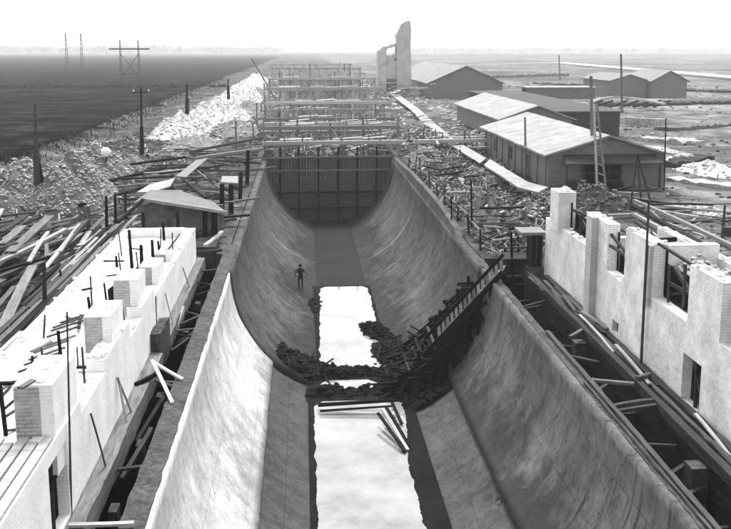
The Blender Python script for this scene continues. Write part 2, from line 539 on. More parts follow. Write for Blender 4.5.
# ------------------------------------------------------------------ channel
def arc_shell(r_in, r_out, y0, y1, a0, a1, ny, na, wob=0.0, seed=0, rag0=0.0, rag1=0.0):
    """part of a half pipe between polar angles (0 = straight down, + to the right)"""
    mb = MB()
    for (r, flip) in ((r_in, False), (r_out, True)):
        for j in range(ny+1):
            y = y0+(y1-y0)*j/ny
            for i in range(na+1):
                e0 = a0+rag0*(fbm(y*.5, 1, seed)+.5*fbm(y*2.2, 2, seed)); e1 = a1+rag1*(fbm(y*.5, 1, seed)+.5*fbm(y*2.2, 2, seed))
                t = e0+(e1-e0)*i/na
                rr = r
                if not flip and wob: rr += wob*fbm(t*4+seed, y*.35, seed)
                mb.v.append(Vector((rr*sin(t), y, -rr*cos(t))))
    n = (ny+1)*(na+1); w = na+1
    for o_ in (0, n):
        for j in range(ny):
            for i in range(na):
                mb.f.append((o_+j*w+i, o_+j*w+i+1, o_+(j+1)*w+i+1, o_+(j+1)*w+i))
    for j in range(ny):
        for i in (0, na):
            mb.f.append((j*w+i, (j+1)*w+i, n+(j+1)*w+i, n+j*w+i))
    for i in range(na):
        for j in (0, ny):
            mb.f.append((j*w+i, j*w+i+1, n+j*w+i+1, n+j*w+i))
    return mb


channel = thing('concrete_channel', (0, 41, -6.3), 'long half-round concrete channel lying open between the two rows of brick walls', 'channel')
arc_shell(5.86, 6.3, 41.0, 83.6, -pi/2, pi/2, 60, 60, .05, 2).build('smooth_lining', M['far_lining'], channel, smooth=True)
LB = 0.74
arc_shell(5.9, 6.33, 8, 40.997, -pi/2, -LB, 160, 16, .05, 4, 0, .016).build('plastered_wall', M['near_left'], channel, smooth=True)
o = arc_shell(5.9, 6.33, 8, 40.997, LB, pi/2, 160, 16, .06, 5, .01, 0).build('stained_shaded_wall', M['near_right'], channel, smooth=True)
arc_shell(6.07, 6.32, 8, 40.996, -LB-.08, LB+.08, 60, 34, .09, 6).build('rough_invert', M['near_floor'], channel, smooth=True)
# raised right rim of the far length
mb = MB()
prev = None
vs = []; fs = []
prof = [(48, .02), (49, .35), (54, .62), (60, .7), (70, .62), (76, .4), (83.4, .25)]
for y, z in prof:
    vs += [(5.87, y, .004), (5.95, y, z), (6.28, y, z), (6.3, y, .004)]
for k in range(len(prof)-1):
    for i in range(4):
        fs.append((k*4+i, k*4+(i+1) % 4, (k+1)*4+(i+1) % 4, (k+1)*4+i))
fs += [(0, 1, 2, 3), tuple(4*(len(prof)-1)+i for i in range(4))]
mb.add(vs, fs)
mb.build('raised_rim', M['far_lining'], channel)
# kerbs
def kerb_strip(x0, x1, y0, y1, z, seed):
    mb = MB(); n = int((y1-y0)/.35); vs = []; fs = []
    cols = 5
    for j in range(n+1):
        y = y0+(y1-y0)*j/n
        for i in range(cols):
            x = x0+(x1-x0)*i/(cols-1)
            e = 0 if 0 < i < cols-1 else .08
            vs.append((x+e*fbm(y*1.3, i, seed), y, z+.07*fbm(x*3, y*1.7, seed)))
    w = cols
    for j in range(n):
        for i in range(cols-1):
            fs.append((j*w+i, j*w+i+1, (j+1)*w+i+1, (j+1)*w+i))
    m_ = len(vs)
    vs += [(v_[0], v_[1], z-.5) for v_ in vs]
    for j in range(n):
        for i in (0, cols-1):
            fs.append((j*w+i, (j+1)*w+i, m_+(j+1)*w+i, m_+j*w+i))
    for i in range(cols-1):
        for j in (0, n):
            fs.append((j*w+i, j*w+i+1, m_+j*w+i+1, m_+j*w+i))
    mb.add(vs, fs)
    return mb
kerb_strip(-6.56, -5.98, 8, 47, .05, 3).build('rim_kerb', M['kerb'], channel)
kerb_strip(6.07, 6.34, 8, 43, .03, 8).build('rim_kerb', M['kerb'], channel)
# damp flat strip in the far floor
mb = MB(); mb.box(-1.62, 1.75, 59.2, 83.5, -5.75, -5.58)
mb.build('damp_floor_strip', M['damp_floor'], channel)

# mud bed and water
mb = MB()
n = 150; vs = []; fs = []
for j in range(n+1):
    y = 10+(59.0-10)*j/n
    hw = 1.95 if y > 41 else 2.36
    for i in range(13):
        x = -hw+2*hw*i/12
        vs.append((x, y, -5.53+.025*fbm(x*2, y, 4)+(.05 if y < 41 else 0)*abs(x/hw)**3))
for j in range(n):
    for i in range(12):
        fs.append((j*13+i, j*13+i+1, (j+1)*13+i+1, (j+1)*13+i))
mb.add(vs, fs)
tag(mb.build('mud', M['mud'], smooth=True), kind='structure')
def water_sheet(y0, y1, name, lx, rx, seed):
    mb = MB(); n = int((y1-y0)/.12); vs = []; fs = []
    for j in range(n+1):
        y = y0+(y1-y0)*j/n
        e = 1.0
        d = min(j, n-j)*(y1-y0)/n
        tip = .35*max(0, 1-d/.5)
        l = lx(y)+.16*fbm(y*1.1, 0, seed)+.05*fbm(y*5, 3, seed)+tip
        r = rx(y)+.22*fbm(y*.9, 5, seed)+.07*fbm(y*5, 8, seed)-tip
        vs += [(l, y, -5.488), (r, y, -5.488)]
    for j in range(n): fs.append((2*j, 2*j+1, 2*j+3, 2*j+2))
    mb.add(vs, fs)
    return tag(mb.build(name, M['water']), kind='structure')
water_sheet(42.9, 58.6, 'water', lambda y: -1.75+.3*(y-43)/15, lambda y: 1.72, 3)
water_sheet(10, 38.7, 'water', lambda y: -2.1, lambda y: 1.45+.45*sm(31, 38, y), 9)
water_sheet(40.2, 41.3, 'water', lambda y: -1.8, lambda y: .95, 12)

# bulkhead
bulk = thing('timber_bulkhead', (0, 83.5, -5.9), 'dark half-round timber bulkhead closing the channel at its far end', 'bulkhead')
mb = MB(); rb = random.Random(4)
x = -5.82
while x < 5.8:
    w = rb.uniform(.2, .3); x1 = min(x+w, 5.82)
    z0 = -sqrt(max(0, 5.83**2-x**2)); z1 = -sqrt(max(0, 5.83**2-x1**2))
    dy = rb.uniform(0, .06)
    top = .5+rb.uniform(-.2, .35)
    mb.prism_y([(x, z0), (x1-.02, z1), (x1-.02, top), (x, top)], 82.95+dy, 83.05+dy)
    x = x1
mb.build('plank_face', M['bulk'], bulk)
for x in (-4.6, -2.9, -1.1, .75, 2.5, 4.3):
    mb = MB(); z0 = -sqrt(5.8**2-x*x)+.05
    mb.bar((x, 82.72, z0), (x+.05, 82.72, 1.3), .2, .2); mb.build('rib', M['wood_dark'], bulk)
for z, m_ in ((.35, 'wood'), (-.85, 'wood'), (-2.9, 'wood_dark'), (-4.4, 'wood_dark')):
    mb = MB(); hw = sqrt(5.8**2-z*z)-.1
    mb.bar((-hw, 82.52, z), (hw, 82.52, z+.06), .16, .18); mb.build('wale', M[m_], bulk)

# ------------------------------------------------------------------ left brick building
def ragged_top(mb, x0, x1, y0, y1, z, seed, step=.27, amp=1.0):
    """broken bricks and mortar lumps left on top of a wall, thicker here and there"""
    r_ = random.Random(seed)
    for k in range(int((y1-y0)*9*amp)):
        y = r_.uniform(y0+.08, y1-.08)
        if fbm(y*.9, seed, 2) < -.1: continue
        x = r_.uniform(x0+.06, x1-.06)
        if r_.random() < .4:
            a = r_.uniform(0, 3.1); l = .1
            mb.bar((x-cos(a)*l, y-sin(a)*l, z+.025+r_.uniform(0, .05)), (x+cos(a)*l, y+sin(a)*l, z+.03+r_.uniform(0, .05)), .11, .075)
        else: mb.stone((x, y, z), r_.uniform(.05, .12), r_)

lw = thing('brick_building', (-7.95, 28, -.3), 'unfinished white limewashed brick building left of the channel, its wall tops and piers bare', 'building')
mb = MB()
X0, X1 = -8.2, -7.7
mb.box(X0, X1, 11, 17.5, -.4, 2.22)
mb.box(X0, X1, 17.5, 18.9, -.4, .1)
mb.box(X0, X1, 17.5, 18.9, 1.85, 2.215)
mb.box(X0, X1, 18.9, 20.3, -.4, 2.2)
mb.box(X0, X1, 20.3, 23.0, -.4, 1.9); mb.box(X0, X1, 23.0, 26.4, -.4, 2.25); mb.box(X0, X1, 26.4, 28.5, -.4, 1.7); mb.box(X0, X1, 28.5, 30.9, -.4, 2.05)
mb.box(X0, X1, 30.9, 43.2, -.4, 1.72)
ragged_top(mb, X0, X1, 20.4, 23, 1.9, 3); ragged_top(mb, X0, X1, 23, 26.4, 2.25, 5); ragged_top(mb, X0, X1, 26.4, 28.5, 1.7, 6); ragged_top(mb, X0, X1, 28.5, 30.8, 2.05, 7)
ragged_top(mb, X0, X1, 33, 43, 1.72, 4)
mb.build('channel_wall', M['white_wall'], lw)
mb = MB(); mb.box(-11.25, -10.85, 11, 44, -.4, 1.55); ragged_top(mb, -11.25, -10.85, 20, 43.5, 1.55, 8); mb.build('rear_wall', M['white_wall'], lw)
mb = MB(); mb.box(-10.85, -8.2, 42.8, 43.2, -.4, 1.75); mb.build('end_wall', M['white_wall'], lw)
mb = MB()
n1_, n2_ = 12, 60; vs = []; fs = []
for j in range(n2_+1):
    for i in range(n1_+1):
        x = -10.9+2.75*i/n1_; y = 11+31.9*j/n2_
        vs.append((x, y, 1.36+.14*fbm(x*1.2, y*.8, 2)+.1*fbm(x*4, y*3, 5)))
for j in range(n2_):
    for i in range(n1_): fs.append((j*(n1_+1)+i, j*(n1_+1)+i+1, (j+1)*(n1_+1)+i+1, (j+1)*(n1_+1)+i))
mb.add(vs, fs); mb.build('floor_slab', M['slab'], lw)
for (y0, y1, x0, x1, z) in ((18.3, 20.2, -8.55, -7.72, 3.35), (24.4, 26.0, -8.55, -7.78, 3.0), (28.6, 30.0, -8.6, -7.8, 2.95), (32.6, 34.0, -8.5, -7.8, 2.4), (36, 36.7, -8.5, -7.8, 2.1)):
    mb = MB(); mb.box(x0, x1-.02, y0, y1, 1.3, z)
    r_ = random.Random(int(y0*10))
    for k in range(9):
        bx_ = r_.uniform(x0, x1-.3); by_ = r_.uniform(y0, y1-.2)
        mb.stone((bx_+.1, by_+.05, z), r_.uniform(.05, .13), r_)
    p = mb.build('pier', M['white_wall'], lw)
    mb = MB(); mb.box(x0+.01, x0+.01+(x1-x0)*.62, y0-.02, y0-.002, 1.7, z-.05)
    mb.build('bare_shaded_face', M['pier_brick'], p)  # darker panel, shade of this pier side is in its colour
mb = MB(); mb.box(-8.19, -7.95, 17.52, 18.88, .1, 1.83); d_ = mb.build('doorway', M['rubble_and_shade'], lw)  # black panel paints the shade inside the doorway
mb = MB(); mb.bar((-7.9, 17.6, .15), (-7.9, 18.7, 1.7), .05, .12); mb.bar((-7.88, 18.2, .1), (-7.88, 18.25, 1.8), .09, .06); mb.bar((-7.86, 18.0, .1), (-7.86, 17.7, 1.8), .06, .06)
mb.build('prop', M['wood_mid'], d_)
mb = MB(); mb.bar((-7.8, 17.5, 1.3), (-7.8, 18.9, 1.3), .08, .06); mb.build('cross_bar', M['wood_dark'], d_)
# pale boards along the top of the nearest length
GL = 'boards lying along the near wall top'
for k, x in enumerate((-8.85, -8.6, -8.35, -8.1, -7.86)):
    mb = MB(); mb.bar((x, 11.5, 2.26), (x+.03, 18.1-.25*(k % 2), 2.27), .2, .06)
    tag(mb.build('board', M['wood_pale'], origin=(x, 15, 2.25)), 'pale sawn board laid flat along the near wall top below the bare brick pier', 'board', GL)
mb = MB(); mb.box(-9.3, -8.2, 11, 18.2, -.4, 2.2); mb.build('near_block', M['slab'], lw)

# ledge formwork along the foot of the left wall
def rough_beam(a, b_, w, h, seed, seg=14, amp=.03):
    mb = MB(); a = Vector(a); b_ = Vector(b_); vs = []; fs = []
    d = (b_-a).normalized(); s = d.cross(Vector((0, 0, 1))).normalized()
    for j in range(seg+1):
        p = a+(b_-a)*j/seg
        for i, (u_, v_) in enumerate(((-1, -1), (1, -1), (1, 1), (-1, 1))):
            vs.append(p+s*(u_*w/2+amp*mnoise.noise(p*1.7+Vector((i*5, seed, 0))))+Vector((0, 0, v_*h/2+amp*mnoise.noise(p*1.3+Vector((seed, i*3, 4))))))
    for j in range(seg):
        for i in range(4): fs.append((j*4+i, j*4+(i+1) % 4, (j+1)*4+(i+1) % 4, (j+1)*4+i))
    fs += [(3, 2, 1, 0), tuple(seg*4+i for i in range(4))]
    return mb.add(vs, fs)

tag(rough_beam((-7.48, 12, -.25), (-7.48, 29.6, -.18), .38, .6, 2, 60, .05).build('timber_formwork', M['formwork'], origin=(-7.5, 20, -.2)), 'long grey formwork timber standing at the foot of the white left wall, nearer length', 'formwork')
tag(rough_beam((-7.5, 31.6, -.2), (-7.5, 43.5, -.12), .36, .55, 5, 40, .05).build('timber_formwork', M['formwork'], origin=(-7.5, 37, -.2)), 'long grey formwork timber standing at the foot of the white left wall, farther length', 'formwork')
tag(rough_beam((-7.52, 29.7, .15), (-7.5, 31.5, .2), .36, 1.2, 9, 8, .1).build('mortar_tub', M['kerb'], origin=(-7.5, 30.6, 0)), 'battered grey mortar trough at the foot of the thin upright pole on the left', 'trough')
for k, (y, c0) in enumerate(((20.5, 'nearest'), (24.2, 'second nearest'), (27.8, 'third'), (34.5, 'fourth'), (38.5, 'farthest'))):
    mb = MB(); mb.box(-7.27, -7.05, y, y+.45, -2.7, -.75)
    tag(mb.build('concrete_stub', M['kerb'], origin=(-7.1, y, -2.2)), c0+' concrete stub in the dark trench beside the left white wall', 'stub')
# props and boards across the left trench
def plank(a, b_, w, t, mat, name='plank'):
    """a single board as its own object, local x along the board"""
    a = Vector(a); b_ = Vector(b_); d = b_-a; L = d.length; d.normalize()
    u = Vector((0, 0, 1)) if abs(d.z) < .95 else Vector((0, 1, 0))
    s = u.cross(d).normalized(); u = d.cross(s)
    mb = MB(); segs = 3; vs = []; fs = []
    sag = R.uniform(-.02, .02)*min(L, 4)
    for j in range(segs+1):
        x = -L/2+L*j/segs; dz = sag*(1-(2*j/segs-1)**2)
        for yy, zz in ((-w/2, -t/2), (w/2, -t/2), (w/2, t/2), (-w/2, t/2)):
            vs.append((x, yy, zz+dz))
    for j in range(segs):
        for i in range(4): fs.append((j*4+i, j*4+(i+1) % 4, (j+1)*4+(i+1) % 4, (j+1)*4+i))
    fs += [(3, 2, 1, 0), tuple(segs*4+i for i in range(4))]
    mb.add(vs, fs)
    o = mb.build(name, M[mat])
    o.matrix_world = Matrix.Translation((a+b_)/2) @ Matrix((d, s, u)).transposed().to_4x4()
    return o

tag(plank((-7.6, 18.35, .14), (-6.2, 18.3, .16), .12, .06, 'wood_pale'), 'pale plank bridging the left trench in the foreground', 'plank')
tag(plank((-7.35, 27.75, .5), (-6.3, 27.1, .1), .1, .06, 'white_wall'), 'upper of two white splayed boards over the left trench', 'board')
tag(plank((-7.3, 27.7, .48), (-6.35, 25.2, .1), .1, .06, 'white_wall'), 'lower longer of two white splayed boards over the left trench', 'board')
for k, (y, t) in enumerate(((22.3, 'crooked grey prop lying across the dark left trench, nearer one'), (24.6, 'crooked grey prop lying across the dark left trench, farther one'))):
    tag(plank((-7.3, y, -.8), (-6.8, y+1.9, -.25), .12, .1, 'wood_mid', 'prop'), t, 'prop')
tag(plank((-7.65, 26.6, .15), (-6.9, 27.6, .25), .12, .1, 'wood_dark', 'prop'), 'dark bracing timber at the head of the white splayed boards', 'prop')
tag(plank((-7.6, 31.6, -.9), (-7.25, 34.8, .15), .1, .2, 'wood_pale', 'plank'), 'pale plank leaning in the left trench beyond the mortar trough', 'plank')

# ------------------------------------------------------------------ upright poles: (base px, top px, z base, width px, material)
def pole(bp, tp, z, wpx, mat, label, name='pole', cat='pole', taper=.75):
    b0 = at(bp[0], bp[1], z); t0 = at_y(tp[0], tp[1], b0.y)
    d = (b0-CAM).length
    r = wpx/2*d/FPX
    mb = MB(); mb.tube(b0-Vector((0, 0, .6 if z == .45 else .1)), t0, r, r*taper, 8)
    return tag(mb.build(name, M[mat], origin=b0), label, cat)

pole((70, 497), (67, 312), .45, 2.2, 'wood_mid', 'tall thin pole standing in front of the left white wall')
pole((156, 345), (155, 296), -.1, 3.4, 'wood_mid', 'short thick pole rising from the grey mortar trough')
pole((64, 385), (58, 331), 1.4, 4.0, 'wood_dark', 'thick black post leaning on the white slab, nearest of the black posts')
pole((33, 368), (32, 356), 1.4, 3.2, 'wood_dark', 'very short black stub post above the bare brick pier')
pole((78, 367), (77, 347), 1.4, 1.8, 'wood_mid', 'thin grey stake beside the nearest black post on the white slab')
pole((109, 318), (104, 283), 1.4, 2.6, 'wood_dark', 'thin black stake with a dark rag at its foot on the white slab')
pole((132, 266), (129, 230), 1.4, 3.6, 'wood_dark', 'tallest black post on the far part of the white slab')
pole((142, 268), (141, 245), 1.4, 4.2, 'wood_dark', 'second black post in the row on the white slab, thick and short')
pole((153, 258), (152, 240), 1.4, 3.6, 'wood_dark', 'third black post in the row on the white slab')
pole((159, 250), (158, 241), 1.4, 2.8, 'wood_dark', 'smallest black stub at the right end of the row of posts')
pole((164, 239), (163, 222), 1.4, 3, 'wood_dark', 'black post by the far end wall of the white slab')
pole((117, 266), (116, 256), 1.4, 3.0, 'wood_dark', 'black peg with a crossbar on the white slab')
pole((90, 308), (88, 297), 1.4, 3.4, 'wood_dark', 'stubby black peg on the middle of the white slab')
pole((45, 325), (44, 262), .3, 4.6, 'wood_mid', 'dark post among the lumber at the left edge of the white building')
pole((107, 236), (106, 196), .4, 3.4, 'wood_dark', 'left one of three dark posts by the stacked lumber')
pole((116, 232), (115, 194), .4, 3.4, 'wood_dark', 'middle one of three dark posts by the stacked lumber')
pole((126, 222), (125, 192), .4, 2.6, 'wood_dark', 'right thin one of three dark posts by the stacked lumber')
pole((89, 232), (88, 206), .4, 5, 'wood', 'broad pale stump post left of the three dark posts')
pole((62, 290), (60, 270), .4, 2.6, 'wood_dark', 'thin stake in the lumber on the left')

p0, p1 = at(134, 292, 1.75), at(180, 234, 1.9)
mb = MB(); mb.tube(p0, p0+(p1-p0)*.35+Vector((.12, 0, .1)), .055, .07); mb.tube(p0+(p1-p0)*.33+Vector((.12, 0, .1)), p1, .06, .045)
tag(mb.build('bent_bar', M['rust'], origin=p0), 'long bent black bar lying across the white slab', 'bar')
mb = MB(); q = at(109, 311, 1.42); mb.add([q, q+Vector((.3, .05, .5)), q+Vector((.26, .1, .95)), q+Vector((-.02, .02, .75)), q+Vector((.1, -.08, .4)), q+Vector((.15, .16, .45))], [(0, 1, 4), (1, 2, 4), (2, 3, 4), (3, 0, 4), (0, 1, 5), (1, 2, 5), (2, 3, 5), (3, 0, 5)])
tag(mb.build('rag', M['wood_dark'], origin=q), 'dark rag hanging at the foot of a thin black stake on the white slab', 'rag')
for (a, b_, t) in (((104, 261), (124, 261), 'dark batten across the peg on the white slab'), ((136, 268), (148, 268), 'dark batten at the foot of the second black post'), ((150, 285), (164, 280), 'dark flat offcut lying beside the bent bar'), ((20, 388), (33, 380), 'pale broken board on top of the bare brick pier'), ((77, 367), (92, 367), 'thin batten at the foot of the grey stake'), ((82, 290), (92, 288), 'small batten lying by the stubby peg')):
    zz = 3.45 if a[0] == 20 else 1.5
    tag(plank(at(a[0], a[1], zz), at(b_[0], b_[1], zz), .14, .05, 'wood' if a[0] == 20 else 'wood_dark', 'batten'), t, 'batten')
for k, (x, y, h) in enumerate(((-10.3, 21.5, .9), (-9.2, 22.8, 1.3), (-10.6, 27.5, .8), (-9.5, 29.4, 1.5), (-8.9, 34.8, 1.1), (-9.9, 36.2, .8), (-10.4, 39.0, 1.2), (-9.0, 40.6, .9), (-8.0, 37.5, 1.3), (-8.05, 22.2, 1.5), (-7.95, 27.2, 1.2))):
    z0_ = 1.35
    mb = MB(); mb.tube((x, y, z0_-.2), (x+R.uniform(-.12, .12), y+R.uniform(-.1, .1), z0_+h), .035, .03, 6)
    tag(mb.build('starter_rod', M['rust'], origin=(x, y, z0_)), 'thin rusty starter rod sticking up out of the white building', 'rod', 'starter rods on the white building')
for k in range(9):
    q = at(40+4.6*k+R.uniform(-2, 2), 368-6.2*k+R.uniform(-3, 3), 1.5)
    tag(plank(q+Vector((-.5, -.2, 0)), q+Vector((.35, .5, .12)), .07, .05, 'wood'), 'short grey stick in the slanting row between white slab and long boards', 'stick', 'slanting row of short sticks')
for k in range(14):
    x, y = R.uniform(-10.6, -8.6), R.uniform(21, 42); t = R.uniform(0, 3.1); l = R.uniform(.5, 1.4)
    tag(plank((x-cos(t)*l/2, y-sin(t)*l/2, 1.5), (x+cos(t)*l/2, y+sin(t)*l/2, 1.56), .1, .05, R.choice(['wood', 'wood_pale', 'wood_mid']), 'offcut'), 'loose board offcut lying on the white slab', 'offcut', 'offcuts on the white slab')
# light frame of battens at the left edge
tr = thing('ladder', at(6, 450, .2), 'black upright scaffold ladder at the left edge beside the bare brick pier', 'ladder')
yb = at(8, 450, 1.0).y
def vbar(px0, py0, px1, py1, y, w, mat, parent, name, dy=0.0):
    mb = MB(); mb.bar(at_y(px0, py0, y), at_y(px1, py1, y+dy), w, w)
    return mb.build(name, M[mat], parent)
vbar(8, 452, 0, 386, yb, .08, 'wood_dark', tr, 'rail')
vbar(-12, 452, -18, 386, yb, .08, 'wood_dark', tr, 'rail')
vbar(-20, 384, 19, 383, yb, .08, 'wood_dark', tr, 'top_bar')
for (a, b_) in (((2, 396), (11, 386)), ((3, 410), (17, 398)), ((5, 417), (19, 408)), ((4, 431), (18, 429))):
    vbar(*a, *b_, yb, .05, 'wood_mid', tr, 'rung', .3)

# ------------------------------------------------------------------ right brick building
rw = thing('brick_building', (9.1, 28, -.4), 'unfinished pale brick building right of the channel with tall piers and open window gaps', 'building')
A0, A1 = 8.9, 9.36
wall = MB()
def seg(y0, y1, z0, z1): wall.box(A0, A1, y0, y1, z0, z1)
seg(10, 23.95, -.45, 2.3); seg(23.95, 25.2, -.45, -.2); seg(23.95, 25.2, 1.27, 2.3)
seg(25.2, 30.75, -.45, 2.24); seg(30.75, 31.4, -.45, -.02); seg(30.75, 31.4, .42, 2.0); seg(31.4, 34.9, -.45, 2.05); seg(34.9, 40.9, -.45, 2.45)
for k_, (y0, y1, z) in enumerate(((10, 20.6, 4.0), (23.0, 25.1, 4.0), (27.85, 30.45, 4.02), (32.3, 34.9, 3.8))):
    seg(y0, y1, (2.3, 2.3, 2.24, 2.05)[k_], z); ragged_top(wall, A0, A1, y0, y1, z, 20+k_, amp=.8)
ragged_top(wall, A0, A1, 35, 38, 2.45, 31, amp=.8)
wall.build('channel_wall', M['right_brick'], rw)
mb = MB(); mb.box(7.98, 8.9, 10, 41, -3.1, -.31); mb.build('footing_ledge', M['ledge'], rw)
mb = MB(); mb.box(8.72, 9.5, 38.3, 39.6, 2.3, 4.05); ragged_top(mb, 8.75, 9.45, 38.3, 39.6, 4.05, 40); mb.build('end_pier', M['right_brick'], rw)
mb = MB(); mb.box(8.62, 8.898, 33.35, 34.0, -.4, 3.86); mb.build('pilaster', M['right_pilaster'], rw)
mb = MB(); mb.box(8.78, 8.898, 27.9, 28.25, 1.9, 3.95); mb.build('pilaster', M['right_pilaster'], rw)
mb = MB(); mb.box(12.3, 12.7, 10, 36, -.4, 2.9); ragged_top(mb, 12.3, 12.7, 12, 36, 2.9, 77); mb.build('rear_wall', M['right_brick'], rw)
mb = MB(); mb.box(9.36, 12.3, 36.8, 37.2, -.4, 2.3); mb.build('cross_wall', M['right_brick'], rw)
mb = MB(); mb.box(9.36, 12.3, 30.35, 30.75, -.4, 3.4); mb.build('cross_wall', M['right_brick'], rw)
mb = MB(); mb.box(9.36, 12.3, 10, 36.8, -.3, .15); mb.build('floor', M['earth'], rw)  # dark floor colour stands in for shade indoors
# frames, braces and shade panels in the openings
def opening(y0, y1, z0, z1, back, bars, label=None):
    w = MB(); w.box(9.28, 9.34, y0+.02, y1-.02, z0, z0+.07); w.box(9.28, 9.34, y0, y0+.08, z0, z1); w.box(9.28, 9.34, y1-.08, y1, z0, z1)
    o_ = w.build('window_opening', M['wood_dark'], rw)
    if back:
        mb = MB(); mb.box(9.6, 9.64, y0-.4, y1+.6, z0-.6, z0+back); mb.build('shade_panel', M['rubble_and_shade'], o_)  # black panel added in place of the shaded interior
    for a, b_, w_ in bars:
        mb = MB(); mb.bar(a, b_, w_, w_); mb.build('brace', M['wood_mid'], o_)
opening(25.12, 27.83, 2.27, 3.9, .95, [((9.0, 25.15, 3.97), (9.0, 27.8, 4.05), .08), ((9.5, 25.2, 2.4), (9.5, 27.6, 3.3), .12), ((9.5, 27.6, 2.4), (9.5, 25.3, 3.2), .1), ((9.3, 26.3, 2.3), (9.3, 26.35, 3.7), .08), ((9.4, 25.2, 2.85), (9.4, 27.7, 2.75), .1), ((9.1, 27.0, 2.3), (9.1, 27.05, 3.5), .07)])
opening(30.47, 32.28, 2.02, 3.5, .5, [((9.1, 30.6, 2.95), (8.95, 33.2, 3.0), .09), ((9.2, 30.7, 2.9), (9.0, 32.6, 3.5), .09)])
opening(34.92, 38.28, 2.47, 3.6, .6, [((9.3, 35, 3.5), (9.3, 38.1, 3.3), .1), ((9.4, 35.4, 2.5), (9.4, 37.4, 3.2), .09), ((9.2, 36.5, 2.4), (9.2, 36.5, 3.4), .1), ((9.4, 37.6, 2.5), (9.4, 35.8, 3.1), .08)])
opening(20.62, 22.98, 2.32, 3.7, 1.2, [((9.4, 20.8, 3.0), (9.4, 22.9, 3.05), .1), ((9.3, 21.6, 2.4), (9.3, 21.6, 3.6), .09)])
mb = MB(); mb.box(9.2, 9.3, 23.97, 25.18, -.2, 1.27); d_ = mb.build('doorway', M['rubble_and_shade'], rw)  # black panel stands in for shade behind the opening
for a, b_ in (((9.05, 24.5, -.2), (9.08, 24.62, 1.2)), ((9.1, 24.0, -.1), (9.1, 24.9, 1.2)), ((9.0, 24.05, -.2), (9.0, 24.05, 1.25))):
    mb = MB(); mb.bar(a, b_, .09, .09); mb.build('prop', M['wood_mid'], d_)
mb = MB(); mb.box(9.1, 9.2, 30.77, 31.38, -.02, .42); mb.build('small_hatch', M['rubble_and_shade'], rw)  # black panel painting the shaded hatch

pole((641, 367), (649, 200), -.25, 3.0, 'wood_mid', 'tall thin pole in front of the right brick wall between two window gaps')
pole((623, 338), (625, 285), -.25, 3.0, 'wood_mid', 'short grey pole against the right brick wall beside the small hatch')

# ledge beams, trench props right
for k, (x, z, y0, y1, w, h, mt, t) in enumerate(((8.02, -.2, 12, 40.5, .22, .3, 'beam_mid', 'long dark beam edging the right trench'), (8.4, -.22, 14, 39, .14, .2, 'beam', 'long grey beam running along the middle of the ledge under the right brick wall'),
        (8.75, -.24, 12, 40, .2, .22, 'beam_mid', 'long grey beam tight against the foot of the right brick wall'))):
    tag(rough_beam((x, y0, z), (x-.02, y1, z+.05), w, h, k+3, 50, .03).build('long_beam', M[mt], origin=(x, 26, z)), t, 'beam')
for k, (a, b_, z, t) in enumerate((((588, 380), (634, 384), -.1, 'pale strut across the dark right trench, farthest one'), ((606, 408), (655, 400), -.1, 'grey strut across the dark right trench, middle one'), ((612, 412), (664, 404), -.15, 'grey strut across the dark right trench, nearer one'), ((570, 337), (582, 330), -.1, 'short dark strut at the far end of the right trench'), ((637, 378), (650, 374), .05, 'short thick block bridging the ledge beams on the right'))):
    tag(plank(at(*a, z), at(*b_, z), .13, .1, 'wood', 'strut'), t, 'strut')
tag(rough_beam((6.32, 12, .1), (6.36, 31, .1), .14, .12, 41, 40, .03).build('edge_board', M['beam_mid'], origin=(6.6, 20, 0)), 'long dark board along the rim between channel and right trench', 'board')
tag(rough_beam((6.2, 12, .1), (6.16, 26, .1), .06, .07, 43, 40, .03).build('edge_board', M['beam_mid'], origin=(6.4, 20, 0)), 'long grey board on the channel side of the right trench rim', 'board')
for k, (px, py, t) in enumerate(((583, 345, 'farther concrete footing standing in the right trench'), (690, 470, 'nearer concrete footing standing in the right trench'))):
    q = at(px, py, -.6); mb = MB(); mb.box(7.5, 7.96, q.y-.25, q.y+.25, -2.4, -.45)
    tag(mb.build('footing', M['kerb'], origin=(7.3, q.y, -2.4)), t, 'footing')

r_ = random.Random(61)
for k in range(22):
    y = r_.uniform(16, 40); x = r_.uniform(7.9, 8.7); l = r_.uniform(1.5, 4)
    tag(plank((x+r_.uniform(-.2, .2), y-l/2, -.1+r_.uniform(0, .1)), (x+r_.uniform(-.2, .2), y+l/2, -.05+r_.uniform(0, .15)), r_.uniform(.08, .2), .05, r_.choice(['wood', 'wood_mid', 'wood_mid', 'wood_pale'])), 'plank dropped on the beam ledge under the right brick wall', 'plank', 'planks on the ledge of the right trench')
for k in range(20):
    y = r_.uniform(15, 41); z = r_.uniform(-1.8, -.3)
    tag(plank((6.4+r_.uniform(0, .3), y, z-r_.uniform(0, .6)), (7.95, y+r_.uniform(-1.2, 1.2), z), r_.uniform(.08, .14), .08, r_.choice(['wood_mid', 'wood_mid', 'wood']), 'strut'), 'dark strut wedged low across the right trench', 'strut', 'struts low in the right trench')
for k in range(16):
    y = r_.uniform(18, 42); z = r_.uniform(-.5, .1)
    tag(plank((-7.3, y, z-r_.uniform(0, .5)), (-6.62+r_.uniform(0, .25), y+r_.uniform(-1.5, 1.5), z-.1), r_.uniform(.07, .14), .06, r_.choice(['wood_mid', 'wood', 'wood_dark']), 'strut'), 'strut wedged across the left trench below the kerb', 'strut', 'struts in the left trench')
for k, y in enumerate((21.2, 23.9, 24.6, 33.0, 38.1)):
    tag(plank((-7.42, y, .1), (-7.66, y+r_.uniform(-.5, .5), 1.2+r_.uniform(-.3, .4)), r_.uniform(.04, .06), .03, r_.choice(['wood', 'wood_pale']), 'lath'), 'thin lath leaning against the white left wall above the formwork', 'lath', 'laths leaning on the white left wall')

